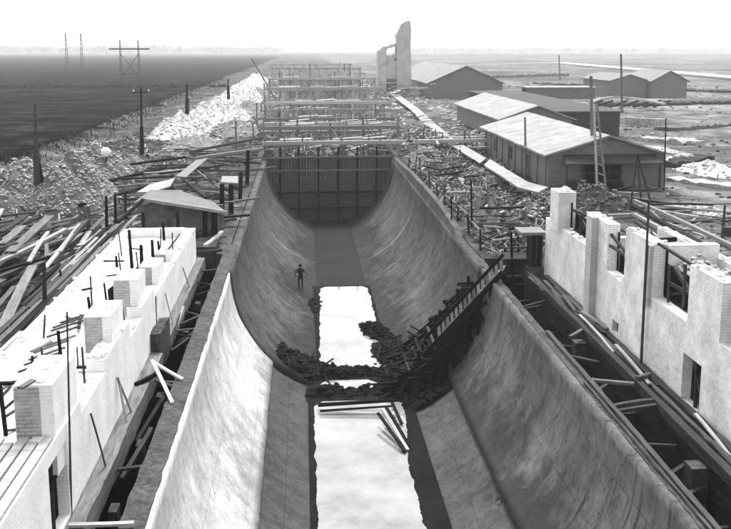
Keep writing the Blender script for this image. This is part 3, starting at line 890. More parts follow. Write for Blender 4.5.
# ------------------------------------------------------------------ scaffold by the right rim
sc = thing('scaffold', (7.6, 42.5, 0), 'small dark pole scaffold standing at the near end of the right brick building', 'scaffold')
for (px, py, px2, py2, y) in ((513, 292, 511, 232, 42), (519, 290, 518, 236, 43.2), (540, 275, 541, 236, 43.2), (506, 268, 505, 248, 44)):
    vbar(px, py, px2, py2, y, .1, 'wood_dark', sc, 'post')
for (a, b_, y) in (((505, 248), (535, 247), 42), ((510, 262), (541, 262), 42.1), ((507, 276), (552, 275), 42.0), ((516, 284), (556, 284), 41.6)):
    vbar(*a, *b_, y, .09, 'wood', sc, 'rail')
mb = MB(); mb.bar((7.0, 42.4, .25), (8.9, 42.4, .25), 1.5, .06); mb.build('deck', M['wood_mid'], sc)
mb = MB(); mb.bar(at_y(517, 242, 43.2), at_y(541, 262, 43.2), .12, .05); mb.build('brace', M['wood_pale'], sc)
cb = thing('boarded_cabin', (8.6, 41.6, 0), 'tall dark boarded box with a flat pale lid at the corner of the right building', 'box')
mb = MB(); mb.box(8.28, 8.86, 41.2, 41.9, -.3, 1.55); mb.build('body', M['wood_dark'], cb)
for x in (8.3, 8.57, 8.84):
    mb = MB(); mb.bar((x, 41.17, -.3), (x, 41.17, 1.5), .05, .05); mb.build('batten', M['wood_mid'], cb)
mb = MB(); mb.box(7.75, 9.0, 40.95, 42.3, 1.58, 1.72); mb.build('lid', M['wood_pale'], cb)

rl = thing('pole_railing', (6.8, 52, 0), 'rough pole railing along the right channel rim beyond the steep gangway', 'railing')
r_ = random.Random(31); prev_ = None
for k in range(9):
    y = 45+4.1*k; x = 6.75+r_.uniform(-.1, .15); h = r_.uniform(1.0, 1.9)
    mb = MB(); mb.bar((x, y, -.2), (x+r_.uniform(-.15, .15), y, h), .11, .11); mb.build('post', M['wood_mid'], rl)
    if prev_ is not None and k not in (4,):
        mb = MB(); mb.bar((prev_[0], prev_[1], .95), (x, y, .9+r_.uniform(-.1, .1)), .07, .09); mb.build('rail', M['wood'], rl)
        if k % 2: mb = MB(); mb.bar((prev_[0], prev_[1], .45), (x, y, .5), .07, .09); mb.build('rail', M['wood_mid'], rl)
    prev_ = (x, y)

# ------------------------------------------------------------------ collapsed gangway into the channel
gw = thing('gangway', (4.4, 40.3, -2.5), 'steep dark timber gangway with rungs leading from the right rim down to the channel floor', 'gangway')
T0, T1 = at(505, 268, .5), at(442, 335, -2.9)
T1 = Vector((T1.x, T1.y, T1.z))
dv = (T1-T0).normalized(); sv = Vector((0, 0, 1)).cross(dv).normalized()
for s in (-.55, .55):
    mb = MB(); mb.bar(T0+sv*s*1.4, T1+sv*s*1.4+dv*1.2, .16, .24); mb.build('stringer', M['wood_dark'], gw)
L = (T1-T0).length
for k in range(15):
    p = T0+dv*(L*(k+.5)/15)+Vector((0, 0, .06))
    mb = MB(); mb.bar(p-sv*.7, p+sv*.7, .13, .05); mb.build('rung', M['wood'], gw)
H_ = Vector((0, 0, .8))
sd0 = -.77 if (sv*-1).y < 0 else .77
nb = T0+sv*sd0
mb = MB(); mb.bar(nb+H_, nb+dv*(L+1.0)+H_, .12, .14); mb.build('handrail', M['wood_dark'], gw)
for k in range(15):
    p = nb+dv*(L*(k+.3)/14.5)
    mb = MB(); mb.bar(p+Vector((0, 0, .1)), p+dv*.12+H_, .14, .06); mb.build('baluster', M['wood_pale'], gw)
T2, T3 = at(497, 266, .2), at(405, 345, -4.6)
mb = MB(); mb.bar(T2, T3, .16, .16); mb.build('handrail', M['wood_dark'], gw)
T2, T3 = at(490, 273, -.1), at(398, 352, -4.9)
mb = MB(); mb.bar(T2, T3, .14, .14); mb.build('lower_rail', M['wood_dark'], gw)

for k in range(5):
    q0, q1 = at(500-6*k, 262+9*k, .3-.35*k), at(404+4*k, 352+8*k, -4.9-.05*k)
    mb = MB(); mb.bar(q0, q0+(q1-q0)*(1-.06*k), .11, .13); mb.build('brace', M['wood_dark'], gw)
ts = thing('timber_trestle', (3.4, 40.5, -5.5), 'tangled black timber trestle under the steep gangway on the right channel wall', 'trestle')
def ladder_z(x): return -5.2+(x-2.1)*5.6/4.5
for yf in (38.7, 39.7, 41.2, 42.2):
    for k in range(9):
        x = 1.7+.52*k+(.13 if yf > 40 else 0)
        zb = -sqrt(max(.05, 5.9**2-min(x, 5.85)**2)); zt = max(zb+.5, min(ladder_z(x)+.35, .2))
        mb = MB(); mb.bar((x, yf, zb), (x+.05, yf, zt), .15, .15); mb.build('post', M['wood_dark'], ts)
    for k in range(6):
        x0_ = 1.5+.7*k; z = ladder_z(x0_+.6)-.25
        x1_ = sqrt(max(.1, 5.85**2-z*z)) if abs(z) < 5.85 else x0_+.8
        if x1_-x0_ > .5:
            mb = MB(); mb.bar((x0_, yf+.12, z), (x1_, yf+.12, z+.05), .13, .16); mb.build('ledger', M['wood_dark'], ts)
            mb = MB(); mb.bar((x0_+.2, yf-.1, z), (min(x1_, x0_+1.6), yf-.1, z-1.0 if k % 2 else z+.9), .1, .12); mb.build('brace', M['wood_dark'], ts)
rb = random.Random(21)
for k in range(20):
    x = 1.5+k*.2; y = 40.2+rb.uniform(-1.6, 1.8)
    zb = -sqrt(max(.1, 5.9**2-min(x, 5.7)**2))
    zt = -5.0+ (x-1.4)*.95+rb.uniform(-.3, .3)
    zt = max(zb+.8, min(zt, -1.2))
    mb = MB(); mb.bar((x, y, zb), (x+rb.uniform(-.25, .25), y+rb.uniform(-.2, .2), zt), .14, .14); mb.build('post', M['wood_dark'], ts)
for k in range(30):
    x = rb.uniform(1.3, 3.6); y = rb.uniform(38.8, 42.0)
    z = -5.2+(x-1.2)*.45+rb.uniform(0, .8)
    x2 = x+rb.uniform(1.0, 2.4); y2 = y+rb.uniform(-.8, .8)
    z2 = min(-sqrt(max(.1, 5.9**2-min(x2, 5.6)**2))+rb.uniform(.2, 1.3), -1.0)
    mb = MB(); mb.bar((x, y, z), (x2, y2, z2), .13, .1); mb.build('brace', M['wood_dark'], ts)
for k in range(5):
    x = 1.7+k*.6; z = -4.9+k*.55
    mb = MB(); mb.bar((x, 39.2, z), (x, 42.0, z+.1), .12, .12); mb.build('bearer', M['wood_mid'] if k % 2 else M['wood_dark'], ts)
mb = MB()
for j in range(7):
    x = 1.5+j*.33
    mb.bar((x, 39.4, -5.0+j*.25), (x, 41.4, -4.95+j*.25), .3, .05)
mb.build('platform', M['wood_dark'], ts)

# logs and boards over the water
def logs(rows):
    for a, b_, za, zb, r, mt, t in rows:
        p, q = at(*a, za), at(*b_, zb)
        if r > .15: mb = rough_beam(p, q, r*2.6, r*2.2, r*20, 26, .13)
        else: mb = MB(); mb.tube(p, q, r, r*.8, 8)
        tag(mb.build('log', M[mt], origin=(p+q)/2), t, 'log')
logs([((318, 405), (398, 400), -5.3, -5.1, .1, 'wood_dark', 'thin dark log over the near pool, upper of a pair'),
      ((320, 411), (392, 406), -5.35, -5.2, .06, 'wood_dark', 'thinnest dark log over the near pool, lower of a pair')])
for k, (a, b_, t) in enumerate((((378, 413), (405, 452), 'black plank sliding into the near pool, left one'), ((383, 410), (408, 450), 'pale plank between two black ones sliding into the near pool'), ((386, 407), (409, 446), 'black plank sliding into the near pool, right one'), ((392, 402), (402, 424), 'short black plank at the edge of the near pool'))):
    tag(plank(at(*a, -5.0), at(*b_, -5.43), .13, .06, 'wood_pale' if k == 1 else 'wood_dark'), t, 'plank')


def heap(name, cx, cy, z, rx, ry, h, seed, mat, label, stones=160, sr=(.08, .2), smat=None, rot=0.0, cat='heap', rag=.35):
    """mound of spoil with loose stones on it"""
    r_ = random.Random(seed)
    root = thing(name, (cx, cy, z), label, cat)
    mb = MB(); n = 26; mseg = 40; vs = [(cx, cy, z+h)]; fs = []
    def hz(u, t):
        k = (1-u)
        base = h*(k**.85)*(1-.15*k)
        return base*(1+rag*fbm(u*3*cos(t)+seed, u*3*sin(t), 1.0)*2)+.05*h*fbm(u*9*cos(t), u*9*sin(t), seed)
    def pt(u, t):
        e = 1+rag*.9*fbm(cos(t)*1.3+seed, sin(t)*1.3, 3)
        x = u*rx*e*cos(t); y = u*ry*e*sin(t)
        return (cx+x*cos(rot)-y*sin(rot), cy+x*sin(rot)+y*cos(rot), z+hz(u, t)-(0.25 if u > .99 else 0))
    for j in range(1, n+1):
        for i in range(mseg): vs.append(pt(j/n, 2*pi*i/mseg))
    vs[0] = (cx, cy, z+hz(0, 0))
    for i in range(mseg): fs.append((0, 1+i, 1+(i+1) % mseg))
    for j in range(n-1):
        for i in range(mseg):
            fs.append((1+j*mseg+i, 1+(j+1)*mseg+i, 1+(j+1)*mseg+(i+1) % mseg, 1+j*mseg+(i+1) % mseg))
    mb.add(vs, fs)
    mb.build('mound', M[mat], root)
    if stones:
        mb = MB()
        for k in range(stones):
            u = sqrt(r_.random())*1.08; t = r_.uniform(0, 2*pi)
            p = pt(min(u, .985), t)
            if u > .985: p = (cx+(p[0]-cx)*u, cy+(p[1]-cy)*u, z+.02)
            mb.stone(p, r_.uniform(*sr), r_)
        tag(mb.build('stones', M[smat or mat], root), kind='stuff')
    return root

def slope_debris(t0, t1, y0, y1, h, seed, label, stones, hole=0.0):
    """rubble lying on the curved concrete, thickness above it varying, ragged outline"""
    root = thing('rubble_heap', (5.86*sin((t0+t1)/2), (y0+y1)/2, -5.86*cos((t0+t1)/2)), label, 'heap')
    r_ = random.Random(seed); na, ny = 44, 44
    def hh(a, y):
        u = 2*(a-t0)/(t1-t0)-1; v_ = 2*(y-y0)/(y1-y0)-1
        e = 1-(u*u*.9+v_*v_*.9)+.75*fbm(a*6, y*1.1, seed)
        return max(-.05, min(.8, e))*h*(1+.8*fbm(a*14, y*2.6, seed+3))
    def pt(a, y, dz=0):
        r = (5.86 if y > 41 else 5.95)-hh(a, y)-dz
        return (r*sin(a), y, -r*cos(a))
    mb = MB(); vs = []; fs = []
    for j in range(ny+1):
        for i in range(na+1): vs.append(pt(t0+(t1-t0)*i/na, y0+(y1-y0)*j/ny))
    for j in range(ny):
        for i in range(na): fs.append((j*(na+1)+i, j*(na+1)+i+1, (j+1)*(na+1)+i+1, (j+1)*(na+1)+i))
    mb.add(vs, fs); mb.build('mound', M['rubble_and_shade'], root)
    mb = MB()
    for k in range(stones):
        a, y = r_.uniform(t0, t1), r_.uniform(y0, y1)
        if hh(a, y) < .02: continue
        mb.stone(pt(a, y), r_.uniform(.05, .2), r_)
    tag(mb.build('stones', M['rubble_and_shade'], root), kind='stuff')
slope_debris(.1, .8, 37.4, 42.8, .3, 3, 'black rubble put in for shadow and wet stain on the right channel wall under the tangled trestle', 420)  # rubble added where the wall is dark with shadow and wet stain
slope_debris(-.72, -.2, 41.2, 44.4, .28, 6, 'black rubble arc on the left channel slope beside the narrow strip of water', 300)
slope_debris(-.42, .34, 41.5, 43.1, .62, 21, 'ragged black rubble bank on the far side of the narrow strip of water', 260)
slope_debris(-.42, .34, 38.9, 40.5, .62, 24, 'ragged black rubble bank on the near side of the narrow strip of water', 260)
slope_debris(-.38, -.24, 52.6, 56.0, .22, 31, 'small black rubble patch at the left edge of the far pool', 60)
slope_debris(.1, .5, 42.5, 47.5, .35, 12, 'black rubble between the far pool and the trestle on the right slope', 260)
# rubbish in the channel
heap('rubble_heap', 1.55, 48.6, -5.6, .8, 2.0, .75, 5, 'rubble_and_shade', 'black rubble heap at the right edge of the far pool', 110, (.06, .2), rot=.3)
heap('rubble_heap', 2.6, 39.6, -5.75, 1.7, 1.5, .8, 8, 'rubble_and_shade', 'black rubble heap beneath the tangled trestle', 110, (.06, .18))
for k in range(26):
    a_ = rb.uniform(-3.6, -.9); y = 42.3+rb.uniform(-1, 1)
    z = -sqrt(5.86**2-a_*a_)+rb.uniform(.05, .4)
    tt = rb.uniform(0, 3.1)
    l = rb.uniform(.4, 1.1)
    tag(plank((a_-cos(tt)*l/2, y-sin(tt)*l/2, z), (a_+cos(tt)*l/2, y+sin(tt)*l/2, z+rb.uniform(-.1, .3)), .08, .05, 'wood_dark', 'broken_board'), 'broken black board in the rubble arc on the left channel slope', 'board', 'broken boards in the left rubble arc')
for k in range(70):
    a_ = rb.uniform(1.0, 4.7); y = 40.8+rb.uniform(-2.2, 2.6)
    z = -sqrt(5.86**2-a_*a_)+rb.uniform(.15, 1.0)
    tt = rb.uniform(0, 3.1); l = rb.uniform(.8, 2.4)
    tag(plank((a_-cos(tt)*l/2, y-sin(tt)*l/2, z), (a_+cos(tt)*l/2, y+sin(tt)*l/2, z+rb.uniform(-.2, .7)), .1, .06, 'wood_dark', 'broken_board'), 'broken black board in the tangle around the trestle', 'board', 'broken boards around the tangled trestle')

# ------------------------------------------------------------------ heaps on the left bank
def heap_at(px, py, wpx, hpx, depth, seed, mat, label, **kw):
    g = at(px, py, 0); d = (g-CAM).length; s = d/FPX
    return heap(kw.pop('name', 'rubble_heap'), g.x, g.y, -.15, wpx*s/2, depth, hpx*s*1.1, seed, mat, label, **kw)

heap_at(74, 208, 96, 62, 4.5, 31, 'earth_mid', 'big heap of broken grey stone behind the lumber on the left', stones=1700, sr=(.05, .15), smat='stone', rag=.2)
heap_at(98, 184, 84, 44, 4.5, 32, 'earth_mid', 'pale stone heap rising just below the white lamp globe', stones=1200, sr=(.06, .17), smat='stone', rag=.2)
heap_at(12, 208, 64, 42, 4.0, 33, 'earth_mid', 'stone heap cut by the left edge behind the lumber', stones=900, sr=(.05, .15), smat='stone')
heap_at(24, 184, 38, 27, 4.0, 34, 'earth_mid', 'small rounded stone heap left of the two legged pole', stones=260, sr=(.1, .25), smat='stone')
heap_at(-6, 190, 34, 22, 5.0, 35, 'earth_mid', 'stone heap half outside the left edge', stones=220, sr=(.1, .25), smat='stone')
heap_at(124, 172, 60, 20, 4.5, 36, 'earth_mid', 'low grey spoil heap to the right of the white lamp globe', stones=300, sr=(.08, .2), smat='stone')
for k, (px, py, w, h, dp, t) in enumerate(((183, 134, 66, 24, 11, 'white spoil heap beside the slender left pole, nearest of the white row'), (216, 121, 66, 27, 18, 'largest white spoil heap, crossed by the middle pole'), (240, 100, 46, 19, 30, 'white spoil heap in the middle of the white row'), (255, 85, 30, 12, 60, 'smallest white spoil heap at the far end of the row'))):
    heap_at(px, py, w, h, dp, 41+k, 'stone_pale', t, stones=1100, sr=(.07, .24), smat='stone_pale', name='spoil_heap', rag=.35)
heap_at(284, 84, 16, 13, 6, 47, 'stone_pale', 'small white spoil heap by the far end of the channel works', stones=60, sr=(.2, .5), name='spoil_heap')
for k, (px, py, w, h, t) in enumerate(((235, 132, 60, 14, 'grey earth heap between the white spoil and the gantries'), (190, 146, 70, 9, 'low grey earth bank in front of the nearest white spoil'), (250, 112, 40, 12, 'grey earth heap left of the far gantries'), (256, 96, 24, 10, 'far grey earth heap left of the boarded block'))):
    heap_at(px, py, w, h, 8+4*k, 51+k, 'earth_mid', t, stones=160, sr=(.1, .3), smat='stone', name='earth_heap')

# right bank spoil and brush
for k, (px, py, w, h, dp, mt, t) in enumerate(((487, 222, 46, 34, 4.0, 'earth_mid', 'rough earth heap on the right rim opposite the big left stone heap'), (524, 225, 60, 26, 3.6, 'earth_mid', 'earth heap between the right scaffold and the curled pale walkway'), (455, 190, 46, 20, 4.5, 'earth', 'dark earth heap right of the bulkhead'), (495, 195, 60, 18, 5, 'earth_mid', 'low earth heap beside the curled end of the pale walkway'), (430, 160, 50, 14, 7, 'earth_mid', 'grey earth heap right of the first gantry'), (415, 132, 36, 12, 9, 'earth_mid', 'grey earth heap right of the second gantry'), (600, 205, 70, 22, 3.0, 'earth', 'dark weedy heap behind the first tall pier'), (575, 190, 40, 12, 2.5, 'earth', 'small dark heap by the shed corner'))):
    heap_at(px, py, w, h, dp, 61+k, mt, t, stones=260, sr=(.06, .2), smat='stone' if k % 3 else 'earth_mid', name='earth_heap', rag=.5)
for k, (px, py, w, h, dp, t) in enumerate(((712, 172, 60, 12, 5, 'white spoil heap at the right edge beyond the shed'), (676, 157, 40, 8, 4, 'small pale spoil heap with a dark gap beside the shed'), (650, 150, 60, 5, 5, 'low flat pale spoil just right of the shed corner'), (700, 210, 40, 7, 3, 'low pale spoil on the trampled ground at the right'))):
    heap_at(px, py, w, h, dp, 71+k, 'stone_pale' if k == 0 else 'stone', t, stones=140, sr=(.08, .25), name='spoil_heap')
for k, (px, py, z, w, h) in enumerate(((700, 268, 2.8, 26, 12), (728, 282, 2.8, 26, 16))):
    g = at(px, py, z); heap('rubble_heap', g.x, g.y, 2.4, .9, 1.5, .9, 81+k, 'stone', ('farther' if k == 0 else 'nearer')+' brick rubble heap behind the tall right pier', 150, (.06, .14), smat='stone')

# ------------------------------------------------------------------ lumber
def crooked(a, b_, r, r_, mat, name):
    n = 6; mb = MB(); ring = 6; vs = []; fs = []
    d = (b_-a).normalized(); u = Vector((0, 0, 1)) if abs(d.z) < .9 else Vector((1, 0, 0)); sx = d.cross(u).normalized(); u = sx.cross(d)
    L = (b_-a).length; bow = r_.uniform(-.06, .06)*L; bow2 = r_.uniform(-.02, .03)*L
    for j in range(n+1):
        f = j/n; c = a+(b_-a)*f+sx*(bow*4*f*(1-f)+r_.uniform(-.03, .03))+u*(bow2*4*f*(1-f))
        rr = r*(1.15-.5*f)
        for k in range(ring): t = 2*pi*k/ring; vs.append(c+sx*(cos(t)*rr)+u*(sin(t)*rr))
    for j in range(n):
        for k in range(ring): fs.append((j*ring+k, j*ring+(k+1) % ring, (j+1)*ring+(k+1) % ring, (j+1)*ring+k))
    fs += [tuple(range(ring-1, -1, -1)), tuple(range(n*ring, (n+1)*ring))]
    mb.add(vs, fs)
    return mb.build(name, M[mat], origin=(a+b_)/2)


def lumber(n, xr, yr, z, ang, da, lr, label, group, mats, seed, zvar=.5, name='plank', wr=(.14, .28), cat='plank'):
    r_ = random.Random(seed)
    for k in range(n):
        x = r_.uniform(*xr); y = r_.uniform(*yr); t = radians(ang+r_.gauss(0, da)); l = r_.uniform(*lr)
        zz = z+r_.uniform(.02, zvar)
        tz = r_.gauss(0, .05)*l/2
        pa = Vector((x-sin(t)*l/2, y-cos(t)*l/2, zz-tz)); pb = Vector((x+sin(t)*l/2, y+cos(t)*l/2, zz+tz))
        if r_.random() < .3:
            o = crooked(pa, pb, r_.uniform(.04, .08), r_, r_.choice(mats), 'pole')
            tag(o, label.replace('plank', 'crooked pole', 1), 'pole', group.replace('planks', 'crooked poles', 1))
        else:
            o = plank(pa, pb, r_.uniform(*wr), r_.choice((.05, .06, .12)), r_.choice(mats), name)
            tag(o, label, cat, group)

lumber(95, (-23, -13.5), (38, 53), .1, 12, 16, (3, 7), 'loose plank in the tangled lumber left of the white brick building', 'planks in the tangled left lumber', ['wood', 'wood', 'wood_mid', 'wood_dark', 'wood_pale'], 1, .9)
lumber(48, (-18, -13), (26, 40), .1, 4, 9, (4, 8), 'plank in the near lumber at the left edge', 'planks in the near left lumber', ['wood', 'wood_mid', 'wood', 'wood_dark'], 2, .6)
lumber(46, (-16, -7.5), (50, 72), .2, 70, 35, (2, 6), 'plank scattered on the ground left of the channel rim', 'planks scattered left of the rim', ['wood', 'wood_mid', 'wood_pale', 'wood_dark'], 3, .8)
lumber(30, (-15, -7), (70, 92), .2, 80, 30, (2, 7), 'far plank scattered on the left bank in front of the white spoil', 'far planks on the left bank', ['wood', 'wood_mid', 'wood_pale', 'wood_dark'], 4, .8)
lumber(34, (7, 13), (50, 80), .4, 40, 50, (.8, 2.8), 'plank lying among the earth heaps on the right bank', 'planks among the right earth heaps', ['wood', 'wood_mid', 'wood_pale', 'wood_dark'], 5, 1.0)
lumber(22, (7, 9.5), (43.5, 52), .2, 60, 40, (1, 3), 'short plank in the clutter behind the right scaffold', 'short planks behind the right scaffold', ['wood', 'wood_mid', 'wood_pale', 'wood_dark'], 6, 1.2, wr=(.08, .18))
lumber(34, (17.5, 24), (44, 60), .1, 40, 55, (2, 5), 'plank in the heap of scrap lumber in front of the big shed', 'planks in the scrap lumber by the big shed', ['wood', 'wood_mid', 'wood_pale', 'wood_pale', 'wood_dark'], 7, .9)
lumber(14, (13.5, 16.5), (30, 42), 1.2, 8, 10, (2.5, 5), 'plank lying behind the right brick building', 'planks behind the right brick building', ['wood', 'wood_pale', 'wood_mid'], 8, .5)
lumber(26, (8, 16), (80, 125), .8, 30, 50, (2, 6), 'far plank lying along the right side of the channel works', 'far planks right of the works', ['wood', 'wood_mid', 'wood_pale'], 9, .8)

# long parallel boards between the white slab and the lumber
for k, x in enumerate((-11.5, -11.75, -12.0, -12.25, -12.6, -12.85, -13.2, -13.5)):
    y = 19+R.uniform(-1, 3)
    while y < 47:
        l = R.uniform(6, 9)
        o = plank((x+R.uniform(-.08, .08), y, 1.25-.1*k+R.uniform(0, .1)), (x+R.uniform(-.1, .1), min(y+l, 48.5), 1.3-.1*k+R.uniform(0, .12)), R.uniform(.13, .22), .08, R.choice(['wood_pale', 'wood', 'wood_mid', 'wood_dark', 'wood_pale']), 'long_board')
        tag(o, 'long board in the parallel row running along the back of the white slab', 'board', 'long boards behind the white slab')
        y += l+.1
for a, b_, w, mt, t in (((3, 328), (33, 266), .38, 'wood', 'wide pale plank lying at the left edge of the lumber'), ((29, 262), (48, 232), .2, 'wood_pale', 'pale pole-like plank above the wide pale plank'), ((45, 268), (78, 226), .2, 'wood_pale', 'pale plank slanting across the middle of the lumber'), ((0, 244), (22, 226), .5, 'wood', 'broad grey board at the left edge above the lumber'), ((10, 252), (50, 216), .5, 'wood', 'broad grey board on the lumber below the stone heap'), ((60, 252), (80, 224), .18, 'wood_pale', 'short pale plank beside the dark post in the lumber'), ((0, 232), (26, 215), .4, 'wood_mid', 'dark broad board at the left edge by the stone heap')):
    tag(plank(at(*a, .95), at(*b_, .95), w, .08, mt, 'wide_plank'), t, 'plank')

# ------------------------------------------------------------------ left middle: lean-to, beams, decks
def slab_px(name, pts, z, th, mat, parent=None):
    q = [at(px, py, zz) for (px, py), zz in zip(pts, z if isinstance(z, (list, tuple)) else [z]*len(pts))]
    mb = MB(); n = len(q)
    mb.add(q+[p-Vector((0, 0, th)) for p in q], [tuple(range(n)), tuple(range(2*n-1, n-1, -1))]+[(k, k+n, (k+1) % n+n, (k+1) % n) for k in range(n)])
    return mb.build(name, M[mat], parent) if parent else mb.build(name, M[mat], origin=q[0])

lean = thing('lean_to', (-9, 48, 0), 'low open lean-to with a sagging pale edged roof behind the white slab', 'lean-to')
slab_px('roof', [(133, 203), (145, 199), (226, 212), (214, 202), (178, 190), (150, 190)], [2.0, 2.2, 1.8, 1.9, 2.1, 2.1], .1, 'wood', lean)
mb = MB(); a, b_ = at(143, 199.5, 2.25), at(227, 212.5, 1.85); mb.bar(a, b_, .12, .16); mb.build('fascia', M['wood_pale'], lean)
mb = MB(); a2 = at(118, 222, 1.9); mb.bar(a, a2, .12, .16); mb.build('fascia', M['wood_dark'], lean)
mb = MB(); mb.box(-11.2, -6.9, 49.5, 49.7, -.2, 1.75); mb.build('back_wall', M['earth_mid'], lean)
for x in (-11.0, -9.2, -7.2):
    mb = MB(); mb.box(x, x+.16, 47.3, 47.46, -.2, 1.75); mb.build('post', M['wood_dark'], lean)
for pts, z, mt, t in (([(137, 192), (150, 184), (175, 178), (170, 186), (152, 192)], 1.5, 'wood_pale', 'pale tilted sheet of boards above the lean-to'), ([(176, 176), (196, 160), (208, 158), (196, 168), (186, 177)], 1.2, 'wood_pale', 'pale narrow sheet of boards pointing at the white spoil'), ([(222, 176), (238, 176), (238, 183), (221, 182)], 1.3, 'wood_pale', 'small pale flat lid left of the channel rim'), ([(206, 174), (218, 177), (219, 181), (208, 178)], 1.2, 'wood_dark', 'dark flat lid beside the pale flat lid'), ([(160, 205), (196, 196), (210, 202), (180, 207)], 1.0, 'wood', 'grey sheet of boards sticking out by the lean-to')):
    tag(slab_px('board_sheet', pts, z, .08, mt), t, 'board sheet')
for k, (a, b_, z, w, mt, t) in enumerate((((196, 158), (262, 149), 1.2, .3, 'wood_pale', 'long pale beam reaching the rim from the left bank, nearer one'), ((190, 152), (262, 138), 1.4, .25, 'wood_mid', 'long grey beam reaching the rim from the left bank, farther one'), ((120, 166), (205, 155), .9, .25, 'wood_dark', 'long dark beam lying on the left bank by the pale narrow sheet'), ((95, 185), (165, 168), .8, .25, 'wood_dark', 'long dark beam below the low grey spoil heap'), ((80, 205), (150, 185), .8, .25, 'wood_dark', 'long dark beam in front of the big stone heap'), ((168, 178), (184, 200), 1.4, .16, 'wood_dark', 'dark pole leaning across the sheets by the lean-to'), ((184, 180), (206, 198), 1.3, .16, 'wood_dark', 'second dark pole leaning across the sheets by the lean-to'), ((196, 170), (230, 196), .9, .14, 'wood', 'grey pole slanting down to the rim from the sheets'), ((205, 246), (222, 232), .5, .2, 'wood_pale', 'short pale plank leaning at the far end of the left trench'), ((198, 240), (226, 236), .4, .15, 'wood', 'grey crosspiece at the far end of the left trench'), ((196, 252), (222, 250), .3, .15, 'wood_mid', 'lower crosspiece at the far end of the left trench'), ((198, 158), (234, 166), .8, .15, 'wood_mid', 'grey pole beneath the long pale beam'), ((225, 190), (246, 186), .8, .2, 'wood_mid', 'grey beam stub at the rim by the pale flat lid'))):
    tag(plank(at(*a, z), at(*b_, z), w, w*.8, mt, 'beam'), t, 'beam')
for k, (b_, tp, t) in enumerate((((205, 238), (205, 208), 'left dark post at the far end of the left trench'), ((214, 236), (214, 206), 'middle dark post at the far end of the left trench'), ((222, 222), (222, 184), 'dark post under the dark flat lid'), ((231, 214), (231, 184), 'dark post under the pale flat lid'), ((240, 200), (241, 172), 'dark post at the rim right of the pale flat lid'), ((247, 185), (248, 150), 'dark post at the rim below the long pale beam'))):
    pole(b_, tp, 0, 5.0 if k < 4 else 4.0, 'wood_dark', t, 'post', 'post', .95)
mb = MB(); mb.box(-8.0, -6.9, 44.6, 46.5, -.6, .45); tag(mb.build('timber_crib', M['wood_mid'], origin=(-7.4, 45.5, 0)), 'dark timber crib closing the far end of the left trench', 'crib')

# ------------------------------------------------------------------ walkway on the right
wk = thing('plank_walkway', (13, 75, .3), 'long pale plank walkway running beside the channel, its near end curling down', 'walkway')
wp = [((548, 187), (538, 192), 1.35), ((528, 182), (518, 187), 1.6), ((508, 170), (500, 175), 1.6), ((490, 159), (484, 165), 1.4)]
for k in range(len(wp)-1):
    (a, b_, z), (c_, d_, z2) = wp[k], wp[k+1]
    slab_px('deck_boards', [a, c_, d_, b_], [z, z2, z2, z], .1, 'shed_roof', wk)
wp2 = [((486, 158), (480, 163), 1.3), ((455, 140), (447, 143), .9), ((436, 124), (427, 127), .7), ((418, 108), (411, 110), .6), ((395, 92), (390, 94), .5)]
for k in range(len(wp2)-1):
    (a, b_, z), (c_, d_, z2) = wp2[k], wp2[k+1]
    slab_px('deck_boards', [a, c_, d_, b_], [z, z2, z2, z], .1, 'wood_pale' if k < 2 else 'shed_roof', wk)
for px, py in ((530, 190), (508, 180), (484, 166), (460, 150)):
    q = at(px, py, 1.2); mb = MB(); mb.bar((q.x, q.y, -.3), (q.x, q.y, 1.25), .14, .14); mb.build('support', M['wood_mid'], wk)

# rails of timber behind the right building
for k, (a, b_, za, zb, w, mt, t) in enumerate((((631, 199), (740, 250), .6, 2.0, .22, 'wood_pale', 'upper pale beam of the pair slanting behind the right building'), ((634, 214), (705, 250), .7, 2.0, .22, 'wood_pale', 'lower pale beam of the pair slanting behind the right building'), ((636, 222), (712, 268), .7, 2.3, .16, 'wood_mid', 'dark beam below the pair of pale beams'), ((632, 205), (735, 262), .4, 1.9, .3, 'wood_dark', 'dark timber between the two pale beams'), ((640, 241), (676, 239), 3.0, 3.0, .16, 'wood_dark', 'dark twisted bar lying on top of the tall right pier'))):
    tag(plank(at(*a, za), at(*b_, zb), w, .16, mt, 'beam'), t, 'beam')
pole((722, 240), (725, 205), 1.5, 3, 'wood_mid', 'thin post with a dark tin near the right edge')
q = at(727, 236, 1.9); mb = MB(); mb.tube(q, q+Vector((0, 0, .42)), .22, .2, 12); tag(mb.build('tin', M['rust'], origin=q), 'dark round tin beside the thin post near the right edge', 'tin')

